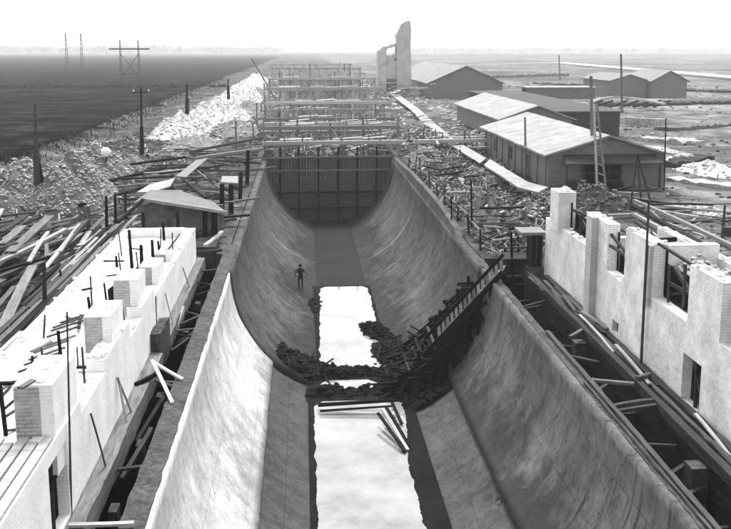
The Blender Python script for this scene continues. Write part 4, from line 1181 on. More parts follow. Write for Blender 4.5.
# ------------------------------------------------------------------ sheds
def shed(label, x0, x1, y0, y1, he, ha, roof='shed_roof', name='shed', door=None, over=.45, wallm='shed_wall'):
    s = thing(name, ((x0+x1)/2, y0, 0), label, 'shed')
    xm = (x0+x1)/2
    mb = MB(); mb.prism_y([(x0, -.3), (x1, -.3), (x1, he), (xm, ha), (x0, he)], y0, y1); w = mb.build('wall', M[wallm], s)
    k = (ha-he)/(xm-x0)
    for sg in (-1, 1):
        xe = xm+sg*(xm-x0+over); ze = he-k*over
        nu, nv = 8, 16; vs = []; fs = []; w_ = nv+1
        for lay in (0, 1):
            for a_ in range(nu+1):
                for q_ in range(nv+1):
                    x = xm+(xe-xm)*a_/nu; y = y0-over+(y1-y0+2*over)*q_/nv
                    edge_ = .12*fbm(y*.6, x0, sg) if a_ == nu else 0
                    z_ = ha+(ze-ha)*a_/nu+.02+.14*lay+.07*fbm(x*.5, y*.3, x0)
                    vs.append((x+edge_*sg, y+(.1*fbm(x, y0, 2) if q_ in (0, nv) else 0), z_))
        o_ = (nu+1)*w_
        for a_ in range(nu):
            for q_ in range(nv):
                f0 = (a_*w_+q_, (a_+1)*w_+q_, (a_+1)*w_+q_+1, a_*w_+q_+1)
                fs += [f0, tuple(k_+o_ for k_ in f0)]
        for a_ in range(nu):
            for q_ in (0, nv): fs.append((a_*w_+q_, (a_+1)*w_+q_, (a_+1)*w_+q_+o_, a_*w_+q_+o_))
        for q_ in range(nv):
            for a_ in (0, nu): fs.append((a_*w_+q_, a_*w_+q_+1, a_*w_+q_+1+o_, a_*w_+q_+o_))
        mb = MB(); mb.add(vs, fs)
        r_ = mb.build('roof', M[roof], s)
    return s

s1 = shed('large boarded shed with a broad pale roof and an open front, nearest of the sheds', 15.5, 24.2, 64.5, 88, 2.6, 3.9, wallm='shed_front')
mb = MB(); mb.box(18.1, 20.9, 64.38, 64.48, 0, 2.15); d_ = mb.build('open_front', M['rubble_and_shade'], s1)  # black sheet on the wall paints the shaded shed interior
for x in (18.1, 19.0, 19.95, 20.9):
    mb = MB(); mb.bar((x, 64.3, 0), (x, 64.3, 2.2), .12, .12); mb.build('post', M['wood_mid'], d_)
mb = MB(); mb.bar((18.1, 64.25, 1.25), (20.9, 64.25, 1.25), .1, .1); mb.build('rail', M['wood_mid'], d_)
mb = MB(); mb.add([(16.6, 64.45, 2.62), (23.4, 64.45, 2.62), (23.6, 63.1, 2.1), (16.4, 63.1, 2.1), (16.6, 64.45, 2.54), (23.4, 64.45, 2.54), (23.6, 63.1, 2.02), (16.4, 63.1, 2.02)], [(0, 1, 2, 3), (7, 6, 5, 4), (0, 4, 5, 1), (1, 5, 6, 2), (2, 6, 7, 3), (3, 7, 4, 0)])
mb.build('awning', M['wood_mid'], s1)
for x in (16.5, 23.4):
    mb = MB(); mb.bar((x, 63.2, 0), (x, 63.2, 2.1), .13, .13); mb.build('awning_post', M['wood_mid'], s1)
for y in (70, 76, 82):
    mb = MB(); mb.box(15.42, 15.49, y, y+1.3, .9, 1.9); mb.build('window', M['glass'], s1)
for k in range(10):
    mb = MB(); mb.box(15.4, 15.498, 65+2.45*k, 65.12+2.45*k, 0, 2.5); mb.build('wall_batten', M['shed_front'], s1)
cart = thing('hand_cart', (19.6, 62.6, 0), 'dark hand cart standing in the open front of the large shed', 'cart')
mb = MB(); mb.box(19.1, 20.3, 62.2, 63.0, .55, .95); mb.build('body', M['wood_dark'], cart)
for x in (19.05, 20.35):
    mb = MB(); mb.tube((x, 62.6, .4), (x+.06, 62.6, .4), .4, .4, 16); mb.build('wheel', M['wood_mid'], cart)
mb = MB(); mb.bar((19.3, 62.2, .75), (19.3, 61.2, .9), .06, .06); mb.bar((20.1, 62.2, .75), (20.1, 61.2, .9), .06, .06); mb.build('handles', M['wood_mid'], cart)
q = at(570, 183, 0)
mb = MB(); mb.tube((16.9, 63.0, 0), (16.9, 63.0, .95), .34, .34, 14); mb.tube((16.9, 63.0, .3), (16.9, 63.0, .36), .36, .36, 14); mb.tube((16.9, 63.0, .62), (16.9, 63.0, .68), .36, .36, 14)
tag(mb.build('barrel', M['wood_mid'], origin=(16.9, 63, 0)), 'dark barrel by the left corner of the large shed front', 'barrel')
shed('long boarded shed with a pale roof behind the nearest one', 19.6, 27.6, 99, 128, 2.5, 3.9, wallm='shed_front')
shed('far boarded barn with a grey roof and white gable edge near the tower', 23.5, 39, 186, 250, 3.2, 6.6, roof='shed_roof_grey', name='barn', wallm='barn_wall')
shed('far gabled shed with a dark roof in the open ground on the right', 70, 77.5, 184, 200, 3.6, 5.6, roof='hazed_dark', wallm='barn_wall')
shed('far low shed adjoining the dark roofed gabled one', 62, 69.8, 186, 205, 3.6, 4.8, roof='hazed_dark', wallm='barn_wall')
for k, (x0, x1, y0, y1, h, t) in enumerate(((26.3, 34.5, 103, 155, 2.9, 'long low dark flat roofed hut behind the pale roofed sheds'), (44, 58, 184, 190, 2.2, 'far low pale walled hut on the right ground'), (33, 40, 262, 300, 3.5, 'far low hut beyond the barn'))):
    h_ = thing('hut', ((x0+x1)/2, y0, 0), t, 'hut')
    mb = MB(); mb.box(x0, x1, y0, y1, -.3, h); mb.build('wall', M['wood_mid' if k == 0 else 'shed_wall'], h_)
    mb = MB(); mb.box(x0-.3, x1+.3, y0-.3, y1+.3, h+.003, h+.18); mb.build('roof', M['wood_mid' if k == 0 else 'shed_roof'], h_)
    for j in range(5):
        yy = y0+2+j*(y1-y0-4)/5
        mb = MB(); mb.box(x0-.05, x0-.003, yy, yy+1.2, 1, 2); mb.build('window', M['glass'], h_)
# curved timber footbridge-like rail on the right
mb = MB(); pts = [at(px, py, 1.5) for px, py in ((590, 103), (600, 99), (614, 97), (630, 98), (650, 101), (665, 104))]
for a, b_ in zip(pts, pts[1:]): mb.bar(a, b_, .5, .3)
tag(mb.build('curved_gangway', M['wood_pale'], origin=pts[0]), 'pale curved timber gangway in front of the far gabled shed', 'gangway')
for k, px in enumerate((594, 604, 618, 630, 642, 652, 662)):
    q = at(px, 108, 0)
    tag(plank((q.x-1.5, q.y, .2), (q.x+1.8, q.y+1, 1.2), .4, .3, 'wood_dark', 'timber_baulk'), 'dark timber baulk stacked under the pale curved gangway', 'baulk', 'baulks under the curved gangway')
mb = MB(); a, b_ = at(626, 121, .6), at(664, 123, .6); mb.bar(a, b_, .5, 1.0); tag(mb.build('low_wall', M['stone'], origin=a), 'low pale wall to the right of the long dark hut', 'wall')

for k, (a, b_, w_, h_, mt, t) in enumerate((((600, 106), (745, 103), 5, 1.0, 'earth', 'low dark earth bank running right from the far gabled shed'), ((664, 131), (745, 124), 3, .9, 'earth_mid', 'low grey earth bank to the right of the low pale wall'), ((640, 141), (700, 146), 2.2, 1.0, 'stone', 'pale lumpy earth bank right of the long dark hut'), ((540, 84), (640, 88), 6, 1.2, 'earth_mid', 'far grey earth bank left of the far gabled shed'), ((660, 90), (745, 93), 6, 1.0, 'earth', 'far dark earth bank beyond the far gabled shed'), ((480, 78), (560, 76), 9, 2.0, 'earth_mid', 'distant grey earth bank beyond the barn'), ((672, 180), (745, 190), 1.6, .5, 'stone', 'pale rutted bank beside the scrap lumber'), ((668, 168), (705, 160), 1.6, .9, 'earth', 'dark bank in front of the white spoil at the right edge'))):
    p, q = at(*a, 0), at(*b_, 0)
    tag(rough_beam((p.x, p.y, 0), (q.x, q.y, 0), w_, h_, k*3+1, 60, .35*h_).build('earth_bank', M[mt], origin=(p+q)/2), t, 'bank')
# ------------------------------------------------------------------ poles by the sheds, ladder
pole((593, 186), (591, 76), 0, 4.0, 'hazed_dark', 'tall pole in front of the large shed beside the leaning ladder')
pole((622, 111), (621, 54), 0, 2.6, 'hazed_dark', 'tall distant pole behind the large shed')
pole((526, 179), (525, 117), 0, 2.6, 'hazed_dark', 'pole standing against the left side of the large shed')
pole((664, 190), (666, 118), 0, 1.8, 'wood_mid', 'thin pole at the right corner of the large shed')
pole((560, 80), (559, 55), 0, 1.8, 'hazed_dark', 'small faint pole far off near the road')
pole((472, 105), (472, 86), 0, 1.4, 'hazed_dark', 'thin faint pole behind the long shed')
pole((472, 226), (471, 180), .6, 2.2, 'wood_dark', 'thin dark stake in the earth heap on the right rim')
pole((526, 240), (526, 208), .8, 3, 'wood', 'grey stake behind the right scaffold')
pole((452, 222), (451, 196), .3, 2, 'wood_dark', 'short dark stake where the right rim steps')
ld = thing('ladder', at(600, 188, 0), 'tall pale A-frame ladder leaning by the tall pole in front of the large shed', 'ladder')
yl = 62.0
for (a, b_) in (((597, 186), (594, 104)), ((606, 190), (597, 104))):
    vbar(*a, *b_, yl, .13, 'wood_pale', ld, 'rail')
for k in range(9):
    f = (k+.5)/9
    vbar(597-3*f, 186-82*f, 606-9*f, 190-86*f, yl, .07, 'wood_pale', ld, 'rung')
af = thing('timber_tripod', at(640, 205, 0), 'thin dark timber tripod in front of the right end of the large shed', 'tripod')
for a, b_, dy in (((630, 210), (637, 155), 0), ((652, 206), (637, 155), 0), ((641, 198), (637, 155), 2.5)):
    vbar(*a, *b_, 54, .1, 'wood_mid', af, 'leg', 0)

# ------------------------------------------------------------------ poles and pylons on the left
def left_pole(bp, tp, w, label, stub, arms=0):
    b0 = at(bp[0], bp[1], 0); t0 = at_y(tp[0], tp[1], b0.y); d = (b0-CAM).length; s = d/FPX
    o = thing('utility_pole', b0, label, 'pole')
    mb = MB(); mb.tube(b0-Vector((0, 0, .2)), t0, w*s/2*.6, w*s/2*.38); mb.build('mast', M['wood_dark'], o)
    if stub:
        for sg in (-1, 1):
            mb = MB(); mb.tube(b0+Vector((sg*w*s*.34, 0, -.2)), b0+(t0-b0)*stub+Vector((sg*w*s*.2, 0, 0)), w*s*.2, w*s*.17); mb.build('foot_post', M['wood_dark'], o)
    for k in range(arms):
        z = t0.z-.4-.7*k
        mb = MB(); mb.bar((t0.x-.8, t0.y, z), (t0.x+.8, t0.y, z), .1, .1); mb.build('crossarm', M['wood_dark'], o)
        for sg in (-.7, 0, .7):
            mb = MB(); mb.tube((t0.x+sg, t0.y, z), (t0.x+sg, t0.y, z+.28), .05, .04, 6); mb.build('insulator', M['globe'], o)
    return o
left_pole((142, 157), (141, 88), 4.5, 'dark pole with a thick foot rising from the left bank beside the meadow', .45, 1)
left_pole((187, 130), (187, 84), 4.5, 'dark pole standing in front of the nearest white spoil heap', .7)
left_pole((229, 118), (228, 79), 3.6, 'dark pole standing in front of the largest white spoil heap', .8)
o = thing('two_legged_pole', at(43, 213, 0), 'dark two legged pole in front of the stone heaps on the left', 'pole')
b0 = at(43, 213, 0)
def yb_(px, py): return at_y(px, py, b0.y)
mb = MB(); mb.tube(yb_(39, 214), yb_(37, 164), .14, .12); mb.build('leg', M['wood_dark'], o)
mb = MB(); mb.tube(yb_(47, 213), yb_(39, 164), .14, .12); mb.build('leg', M['wood_dark'], o)
mb = MB(); mb.tube(yb_(38, 185), yb_(36, 150), .26, .2); mb.tube(yb_(36, 152), yb_(35, 104), .12, .06); mb.build('mast', M['wood_mid'], o)
mb = MB(); a, c_ = yb_(30, 120), yb_(42, 120); mb.bar(a, c_, .07, .07); mb.build('crossarm', M['wood_mid'], o)

def h_pylon(px, py, hpx, gap, label, arm):
    b0 = at(px, py, 0); s = (b0-CAM).length/FPX
    o = thing('pylon', b0, label, 'pylon')
    h = hpx*s; g = gap*s
    for sg in (-1, 1):
        x = b0.x+sg*g/2
        q = MB()
        for dx in (-.45, .45):
            q.bar((x+dx*s*3, b0.y, 0), (x+dx*s*.6, b0.y, h), .35*s*1.5, .35*s*1.5)
        n = 8
        for k in range(n):
            z0, z1 = h*k/n, h*(k+1)/n
            w0, w1 = 1.3*s*(1-k/n)+.3*s, 1.3*s*(1-(k+1)/n)+.3*s
            sg2 = 1 if k % 2 else -1
            q.bar((x-sg2*w0, b0.y, z0), (x+sg2*w1, b0.y, z1), .25*s, .25*s)
        q.build('lattice_leg', M['rust'], o)
    if arm:
        mb = MB(); mb.bar((b0.x-arm*s, b0.y, h*.82), (b0.x+arm*s, b0.y, h*.82), .9*s, 1.3*s); mb.build('crossarm', M['rust'], o)
        mb = MB(); mb.bar((b0.x-g/2, b0.y, h*.2), (b0.x+g/2, b0.y, h*.72), .4*s, .5*s); mb.bar((b0.x+g/2, b0.y, h*.2), (b0.x-g/2, b0.y, h*.72), .4*s, .5*s); mb.bar((b0.x-g/2, b0.y, h*.3), (b0.x+g/2, b0.y, h*.3), .5*s, .6*s); mb.build('bracing', M['rust'], o)
    for sg in (-1, 1):
        pass
    return o
h_pylon(131, 88, 45, 17, 'H shaped power pylon with a heavy dark crossarm over the left meadow', 19)
h_pylon(75, 70, 34, 14, 'pair of faint lattice pylon masts far off on the left', 0)

yl_ = at(98, 184, 0).y-1.6
q = at_y(106, 172, yl_); t_ = at_y(106, 152, yl_)
lp = thing('lamp', q, 'round white lamp globe on a short post above the left stone heaps', 'lamp')
mb = MB(); mb.tube(q, t_, .07, .06); mb.build('post', M['wood_mid'], lp)
def sphere(c, r, n=16):
    mb = MB(); vs = []; fs = []
    for j in range(n+1):
        for i in range(2*n):
            a, b2 = pi*j/n, pi*i/n
            vs.append(Vector(c)+Vector((sin(a)*cos(b2), sin(a)*sin(b2), cos(a)))*r)
    for j in range(n):
        for i in range(2*n): fs.append((j*2*n+i, (j+1)*2*n+i, (j+1)*2*n+(i+1) % (2*n), j*2*n+(i+1) % (2*n)))
    return mb.add(vs, fs)
sphere(t_, 4.6*(t_-CAM).length/FPX).build('globe', M['globe'], lp, smooth=True)

# ------------------------------------------------------------------ channel works beyond the bulkhead
def gantry(y, zt, x0, x1, label, mt, posts, seed, depth=1.6):
    r_ = random.Random(seed)
    g = thing('timber_gantry', ((x0+x1)/2, y, 0), label, 'gantry')
    DK, MD = (M['hazed_dark'], M['wood_hazed']) if y < 115 else (M['wood_hazed'], M['hazed_pale'])  # farther gantries get paler timber, painting the haze
    mb = MB(); mb.bar((x0, y, zt), (x1, y, zt+.05), .4, .35); mb.build('top_beam', M[mt], g)
    mb = MB(); mb.bar((x0+.4, y+.3, zt-depth), (x1-.5, y+.3, zt-depth), .25, .22); mb.build('lower_beam', DK, g)
    mb = MB(); mb.bar((x0+.2, y+1.6, zt-.1), (x1-.2, y+1.6, zt), .3, .25); mb.build('rear_beam', DK, g)
    for k in range(16):
        x = r_.uniform(x0+.3, x1-.3); mb = MB()
        mb.bar((x, y+r_.uniform(.3, 1.6), -3.2 if abs(x) < 6.2 else -.2), (x+r_.uniform(-1.2, 1.2), y+r_.uniform(.3, 1.6), zt+r_.uniform(-.8, 1.4)), .12, .12); mb.build('prop', r_.choice((MD, DK, DK)), g)
    for k in range(3):
        x = r_.uniform(x0+.5, x1-3.5); mb = MB(); l_ = r_.uniform(2, 3.5)
        mb.bar((x, y+.8, zt+.28), (x+l_, y+1.0, zt+.3+r_.uniform(0, .2)), r_.uniform(.5, 1.0), .06); mb.build('deck_board', MD, g)
    n = posts
    for k in range(n):
        x = x0+.3+(x1-x0-.6)*k/(n-1)
        zb = -3.2 if abs(x) < 6.2 else -.2
        mb = MB(); mb.bar((x, y+.1, zb), (x+r_.uniform(-.1, .1), y+.1, zt+r_.choice((0, 0, .5, 1.1))), .18, .18); mb.build('post', DK, g)
        if k < n-1:
            xn = x0+.3+(x1-x0-.6)*(k+1)/(n-1)
            a, b_ = (x, xn) if r_.random() < .5 else (xn, x)
            mb = MB(); mb.bar((a, y+.2, zt-.1), (b_, y+.2, zt-depth), .13, .13); mb.build('brace', M['wood_hazed' if r_.random() < .5 else 'hazed_dark'], g)
    return g
gantry(86.5, 1.3, -6.4, 7.2, 'nearest timber gantry across the pit, a pale beam just above the bulkhead', 'wood_pale', 8, 1)
gantry(86.8, 1.35, 8.3, 16, 'short timber gantry on the right bank in line with the nearest long one', 'wood_pale', 4, 14, .9)
gantry(104, 1.7, -7.6, 9, 'second timber gantry across the pit beyond the bulkhead', 'wood_hazed', 8, 2)
gantry(112, 1.6, -7.0, 9, 'third timber gantry across the pit', 'hazed_dark', 7, 3)
gantry(128, 1.6, -7.6, 9, 'fourth timber gantry across the pit, in front of the boarded block', 'wood_hazed', 7, 4)
gantry(141, 4.0, -8, 10, 'fifth timber gantry across the pit, touching the boarded block', 'wood_hazed', 7, 5)
gantry(93, 2.2, -6.8, 7.6, 'open pole gantry between the nearest and second long gantries', 'hazed_dark', 9, 6, 2.2)
gantry(98.5, 1.2, -7.2, 8.2, 'low pole gantry just in front of the second long gantry', 'hazed_dark', 9, 7, 1.8)
gantry(119, 3.2, -7.4, 8.6, 'high pole gantry between the third and fourth long gantries', 'wood_hazed', 9, 8, 2.6)
gantry(134.5, 4.4, -7.8, 9.4, 'high pole gantry between the fourth and fifth long gantries', 'wood_hazed', 9, 9, 3.2)
gantry(147, 5.4, -8, 9.6, 'highest pole gantry right against the boarded block', 'wood_hazed', 10, 10, 3.6)
gantry(192, 5.0, -9, 11, 'distant pole gantry just beyond the boarded block', 'wood_hazed', 9, 61, 3.2)
gantry(222, 5.4, -10, 12, 'very distant pole gantry between the boarded block and the horizon', 'wood_hazed', 9, 62, 3.2)
gantry(265, 5.6, -12, 12, 'farthest faint pole gantry before the horizon', 'wood_hazed', 8, 63, 3.2)
bb = thing('boarded_block', (1, 156, 0), 'big grey boarded scaffold block over the far end of the pit', 'scaffold block')
rq = random.Random(8)
for nm, (x0, x1, y0, y1) in (('front_boarding', (-6.2, 7.2, 152, 152.2)), ('side_boarding', (-6.2, -6.0, 152.2, 180)), ('side_boarding', (7.0, 7.2, 152.2, 180)), ('rear_boarding', (-6.2, 7.2, 180, 180.2))):
    mb = MB(); n_ = 24; 
    for q_ in range(n_):
        if nm.startswith('side'): a0, a1 = y0+(y1-y0)*q_/n_, y0+(y1-y0)*(q_+.97)/n_; mb.box(x0, x1, a0, a1, -3.3, 5.9+rq.uniform(-.8, .5))
        else: a0, a1 = x0+(x1-x0)*q_/n_, x0+(x1-x0)*(q_+.97)/n_; mb.box(a0, a1, y0+rq.uniform(0, .06), y1, -3.3, 6.0+rq.uniform(-.8, .6))
    mb.build(nm, M['hazed_pale'], bb)
for k in range(9):
    x = -6.2+13.4*k/8
    mb = MB(); mb.bar((x, 151.85, -3), (x, 151.85, 6.6+R.uniform(-.3, 1.4)), .25, .25); mb.build('upright', M['wood_hazed'], bb)
for z in (-.8, 1.2, 3.2, 5.2):
    mb = MB(); mb.bar((-6.6, 151.7, z), (7.6, 151.7, z), .25, .25); mb.build('ledger', M['wood_hazed'], bb)
for k, (x, y, h, t) in enumerate(((5.5, 170, 7.5, 'tall thin mast on the right of the boarded block'), (-6.5, 165, 8.5, 'slanting crane jib on the left of the boarded block'), (3, 150, 6.5, 'thin mast in front of the boarded block'), (-8.2, 140, 5, 'thin mast left of the far gantries'))):
    mb = MB(); mb.tube((x, y, -.3), (x-(5 if k == 1 else .1), y, h), .16, .1)
    tag(mb.build('mast', M['hazed_dark'], origin=(x, y, 0)), t, 'mast')
# formwork shutters, trestles and spoil in the pit
rb = random.Random(55)
for k in range(120):
    y = rb.uniform(87, 148); x = rb.uniform(-5.8, 5.8); l = rb.uniform(2, 5)
    t = rb.choice((0, 0, pi/2, rb.uniform(0, pi)))
    z = rb.uniform(-2.4, 1.0)
    tag(plank((x-cos(t)*l/2, y-sin(t)*l/2, z), (x+cos(t)*l/2, y+sin(t)*l/2, z+rb.uniform(-.8, .8)), rb.uniform(.15, .5), .12, rb.choice(['wood_hazed', 'hazed_dark', 'hazed_pale', 'wood_hazed']), 'formwork_board'), 'formwork board stacked in the pit beyond the bulkhead', 'board', 'formwork boards in the pit')
for k, (x, y, w, t) in enumerate(((-3.2, 96, 2.2, 'pale spoil heap in the pit left of centre behind the nearest gantry'), (2.6, 97, 2.0, 'pale spoil heap in the pit right of centre behind the nearest gantry'), (0, 120, 2.8, 'pale spoil heap in the pit middle before the fourth gantry'), (-3, 135, 2.6, 'pale spoil heap in the pit left before the boarded block'), (4, 134, 2.4, 'pale spoil heap in the pit right before the boarded block'))):
    heap('spoil_heap', x, y, -3.1, w, w*1.4, 3.0, 91+k, 'stone', t, 120, (.1, .3))
for k in range(16):
    y = 88+k*6+rb.uniform(-1, 1); sg = -1 if k % 2 else 1
    x = sg*rb.uniform(7.0, 9.5)
    mb = MB(); mb.bar((x, y, -.3), (x+rb.uniform(-.2, .2), y, rb.uniform(1.2, 3.0)), .18, .18)
    tag(mb.build('stake', M['hazed_dark'], origin=(x, y, 0)), 'short stake standing on the '+('right' if sg > 0 else 'left')+' side of the far pit', 'stake', 'stakes '+('right' if sg > 0 else 'left')+' of the far pit')

# ------------------------------------------------------------------ ruined tower
tw = thing('ruined_tower', (18, 201, 0), 'tall pale ruined tower with a jagged slanting top beyond the works', 'tower')
def tpt(px, py):
    q = at_y(px, py, 200); return (q.x, q.z)
mb = MB()
def tpoly(pts, y0=200, y1=204): mb.prism_y([tpt(*p) for p in pts], y0, y1)
tpoly([(378, 97), (386, 97), (386.5, 47), (384, 46), (378, 51)])
tpoly([(386, 60), (397, 60), (397, 97), (386, 97)], 200.3)
tpoly([(386, 55), (391, 56), (397, 53), (397, 60), (386, 60)], 200.3)
tpoly([(386.3, 47), (388, 45.6), (389.5, 46), (391, 44), (394, 44.3), (396.8, 43), (396.8, 47), (394, 46.4), (391.5, 48), (389, 47.6), (387, 50)], 200.2)
tpoly([(396.8, 97), (411, 97), (411.4, 70), (410.7, 48), (411.3, 30), (410.6, 22.5), (409.6, 20.4), (407.5, 21.4), (406, 20.9), (404, 22.5), (401.5, 24), (399.4, 29), (397, 33), (396.2, 36), (397.3, 39), (396.8, 44)])
mb.build('walls', M['tower'], tw)
mb = MB(); a, b_ = tpt(387, 92), tpt(396, 79); mb.box(a[0], b_[0], 199.9, 200.29, a[1], b_[1]); mb.build('opening', M['hazed_dark'], tw)  # dark panel paints the shade of the opening
a, b_ = tpt(394.3, 60.5), tpt(396.2, 58.5); mb = MB(); mb.box(a[0], b_[0], 200.1, 200.29, a[1], b_[1]); mb.build('small_hole', M['hazed_dark'], tw)
for k, (x, w_, h_, t) in enumerate(((13, 4, 2.6, 'grey spoil heap against the left foot of the ruined tower'), (20, 5, 2.2, 'grey spoil heap against the right foot of the ruined tower'))):
    heap('spoil_heap', x, 196.5, -.2, w_, 3, h_, 120+k, 'earth_mid', t, 160, (.15, .5), smat='stone')
lumber(26, (9, 24), (180, 198), .3, 60, 40, (3, 8), 'distant plank in the clutter at the foot of the ruined tower', 'distant planks by the ruined tower', ['wood_hazed', 'hazed_dark', 'hazed_pale'], 33, 3.0, wr=(.3, .6))

# ------------------------------------------------------------------ far trees and hedge
def leaf_blob(mb, c, r, rz, n, r_, s):
    for k in range(n):
        d = Vector((r_.gauss(0, 1), r_.gauss(0, 1), r_.gauss(0, 1))).normalized()*(r_.random()**.4)
        p = Vector(c)+Vector((d.x*r, d.y*r, d.z*rz))
        u = Vector((r_.gauss(0, 1), r_.gauss(0, 1), r_.gauss(0, 1))).normalized(); v_ = u.orthogonal().normalized()
        k_ = s*r_.uniform(.6, 1.3)
        mb.add([p-u*k_-v_*k_*.6, p+u*k_-v_*k_*.5, p+u*k_*.8+v_*k_*.7, p-u*k_*.7+v_*k_*.6], [(0, 1, 2, 3)])
protos = []
for kk in range(3):
    r_ = random.Random(100+kk)
    root = thing('tree', (0, 0, 0), 'x', 'tree', 'trees along the far horizon')
    mb = MB(); mb.tube((0, 0, -.3), (0, 0, 6), .5, .25); mb.build('trunk', M['wood_dark'], root)
    mb = MB()
    for j in range(6): leaf_blob(mb, (r_.uniform(-2.5, 2.5), r_.uniform(-2.5, 2.5), r_.uniform(4, 9)), 2.6, 2.2, 90, r_, .55)
    mb.build('crown', M['leaf'], root)
    protos.append(root)
r_ = random.Random(12); spots = []
for k in range(46): spots.append((r_.uniform(-1300, -150), r_.uniform(1900, 2500), r_.uniform(.8, 1.6)))
for k in range(34): spots.append((r_.uniform(250, 1500), r_.uniform(1900, 2500), r_.uniform(.7, 1.3)))
for k, (x, y, s) in enumerate(spots):
    o = protos[k] if k < 3 else copy_tree(protos[k % 3])
    o.location = (x, y, 0); o.scale = (s*1.6, s*1.6, s); o.rotation_euler.z = r_.uniform(0, 6)
    L_ = 'left' if x < 0 else 'right'
    o['label'] = 'tiny hazy tree in the row along the %s horizon' % L_
    o['group'] = 'trees along the %s horizon' % L_
mb = MB(); r_ = random.Random(5)
for k in range(420):
    x = -420+k*1.0*420/420*1.0
    leaf_blob(mb, (x+r_.uniform(-.5, .5), 243+.02*x+r_.uniform(-.6, .6), .35), .8, .45, 16, r_, .35)
tag(mb.build('hedge', M['leaf_dark']), 'thin dark hedge line crossing the left meadow', 'hedge', kind='stuff')
mb = MB(); r_ = random.Random(15)
for k in range(900):
    if k % 2: x = r_.uniform(-1500, -60); y = 2300+r_.uniform(-250, 250); hh = 14+8*fbm(x*.004, 2, 1)
    else: x = r_.uniform(250, 1700); y = 2300+r_.uniform(-250, 250); hh = 10+8*fbm(x*.004, 9, 1)
    leaf_blob(mb, (x, y, hh*.5), 16, hh*.55, 22, r_, 3.2)
tag(mb.build('far_wood', M['leaf']), 'hazy belt of far off woods along the horizon', 'woods', kind='stuff')
def grit(n, xr, yr, seed, mat, name, label, sr, power=1.0):
    r_ = random.Random(seed); mb = MB()
    for k in range(n):
        x = r_.uniform(*xr); y = yr[0]+(yr[1]-yr[0])*r_.random()**power
        if fbm(x*.25, y*.2, seed) < -.12: continue
        z = gz(x, y)
        if r_.random() < .6: mb.stone((x, y, z+.02), r_.uniform(*sr)*(1+y/120), r_)
        else:
            a = r_.uniform(0, 3.14); l = r_.uniform(.2, .8)*(1+y/160)
            mb.bar((x-cos(a)*l/2, y-sin(a)*l/2, z+.06), (x+cos(a)*l/2, y+sin(a)*l/2, z+.08+r_.uniform(0, .3)), .05*(1+y/150), .04)
    return tag(mb.build(name, M[mat]), label, 'litter', kind='stuff')
grit(2600, (-24, -7.0), (45, 110), 1, 'wood_mid', 'litter', 'dark litter of offcuts and stones over the left bank', (.05, .14), 1.4)
grit(900, (-24, -11.6), (24, 110), 2, 'wood_pale', 'litter', 'pale litter of offcuts and stones over the left bank', (.04, .11), 1.3)
grit(2600, (6.9, 15.5), (43.5, 110), 3, 'wood_mid', 'litter', 'dark litter of offcuts and stones over the right bank', (.05, .14), 1.4)
grit(1900, (6.9, 15.5), (43.5, 110), 4, 'wood_pale', 'litter', 'pale litter of offcuts and stones over the right bank', (.04, .12), 1.4)
grit(900, (-5.9, 5.9), (85, 185), 5, 'wood_hazed', 'litter', 'pale litter of offcuts and stones in the far pit', (.08, .25))
grit(1400, (25, 110), (60, 260), 9, 'earth_mid', 'litter', 'scattered clods and scraps on the open ground at the right', (.06, .18), 1.3)
grit(700, (25, 110), (60, 260), 10, 'stone', 'litter', 'scattered pale stones on the open ground at the right', (.06, .18), 1.3)
grit(700, (13, 45), (36, 120), 6, 'wood_mid', 'litter', 'scattered dark litter on the trampled ground around the sheds', (.05, .16), 1.3)
grit(500, (8, 24), (90, 190), 7, 'wood_hazed', 'litter', 'pale litter on the right side of the far works', (.08, .25))
grit(700, (-14, 16), (188, 320), 13, 'wood_hazed', 'litter', 'pale litter of the most distant works', (.15, .4))
grit(600, (-22, -7), (100, 190), 8, 'wood_hazed', 'litter', 'pale litter on the left side of the far works', (.08, .25))
for (xr, yr, sd_, nm_) in (((6.45, 7.9), (16, 42), 11, 'dark litter lying in the right trench'), ((-7.2, -6.6), (16, 44), 12, 'dark litter lying in the left trench')):
    grit(260, xr, yr, sd_, 'wood_mid', 'litter', nm_, (.05, .16))
# rough weeds on the right bank
mb = MB(); r_ = random.Random(8)
for k in range(900):
    x = r_.uniform(7, 15); y = r_.uniform(44, 84)
    if fbm(x*.4, y*.3, 2) < -.02: continue
    for j in range(3):
        a = r_.uniform(0, 6.28); l = r_.uniform(.25, .7)
        p = Vector((x, y, gz(x, y)+.05)); q = p+Vector((cos(a)*l*.6, sin(a)*l*.6, l))
        w = Vector((-sin(a), cos(a), 0))*.03
        mb.add([p-w, p+w, q], [(0, 1, 2)])
tag(mb.build('weeds', M['leaf']), 'dry weeds growing over the earth heaps on the right bank', 'weeds', kind='stuff')
# tufts along the meadow edge
mb = MB()
for k in range(2600):
    y = 60+240*r_.random()**1.6; x = -28.5+r_.gauss(0, 1.6)-(y-60)*.0
    p = Vector((x, y, gz(x, y))); 
    for j in range(3):
        a = r_.uniform(0, 6.28); l = r_.uniform(.15, .45)
        q = p+Vector((cos(a)*l*.5, sin(a)*l*.5, l)); w = Vector((-sin(a), cos(a), 0))*.06
        mb.add([p-w, p+w, q], [(0, 1, 2)])
tag(mb.build('grass', M['leaf_dark']), 'rough grass along the edge of the left meadow', 'grass', kind='stuff')

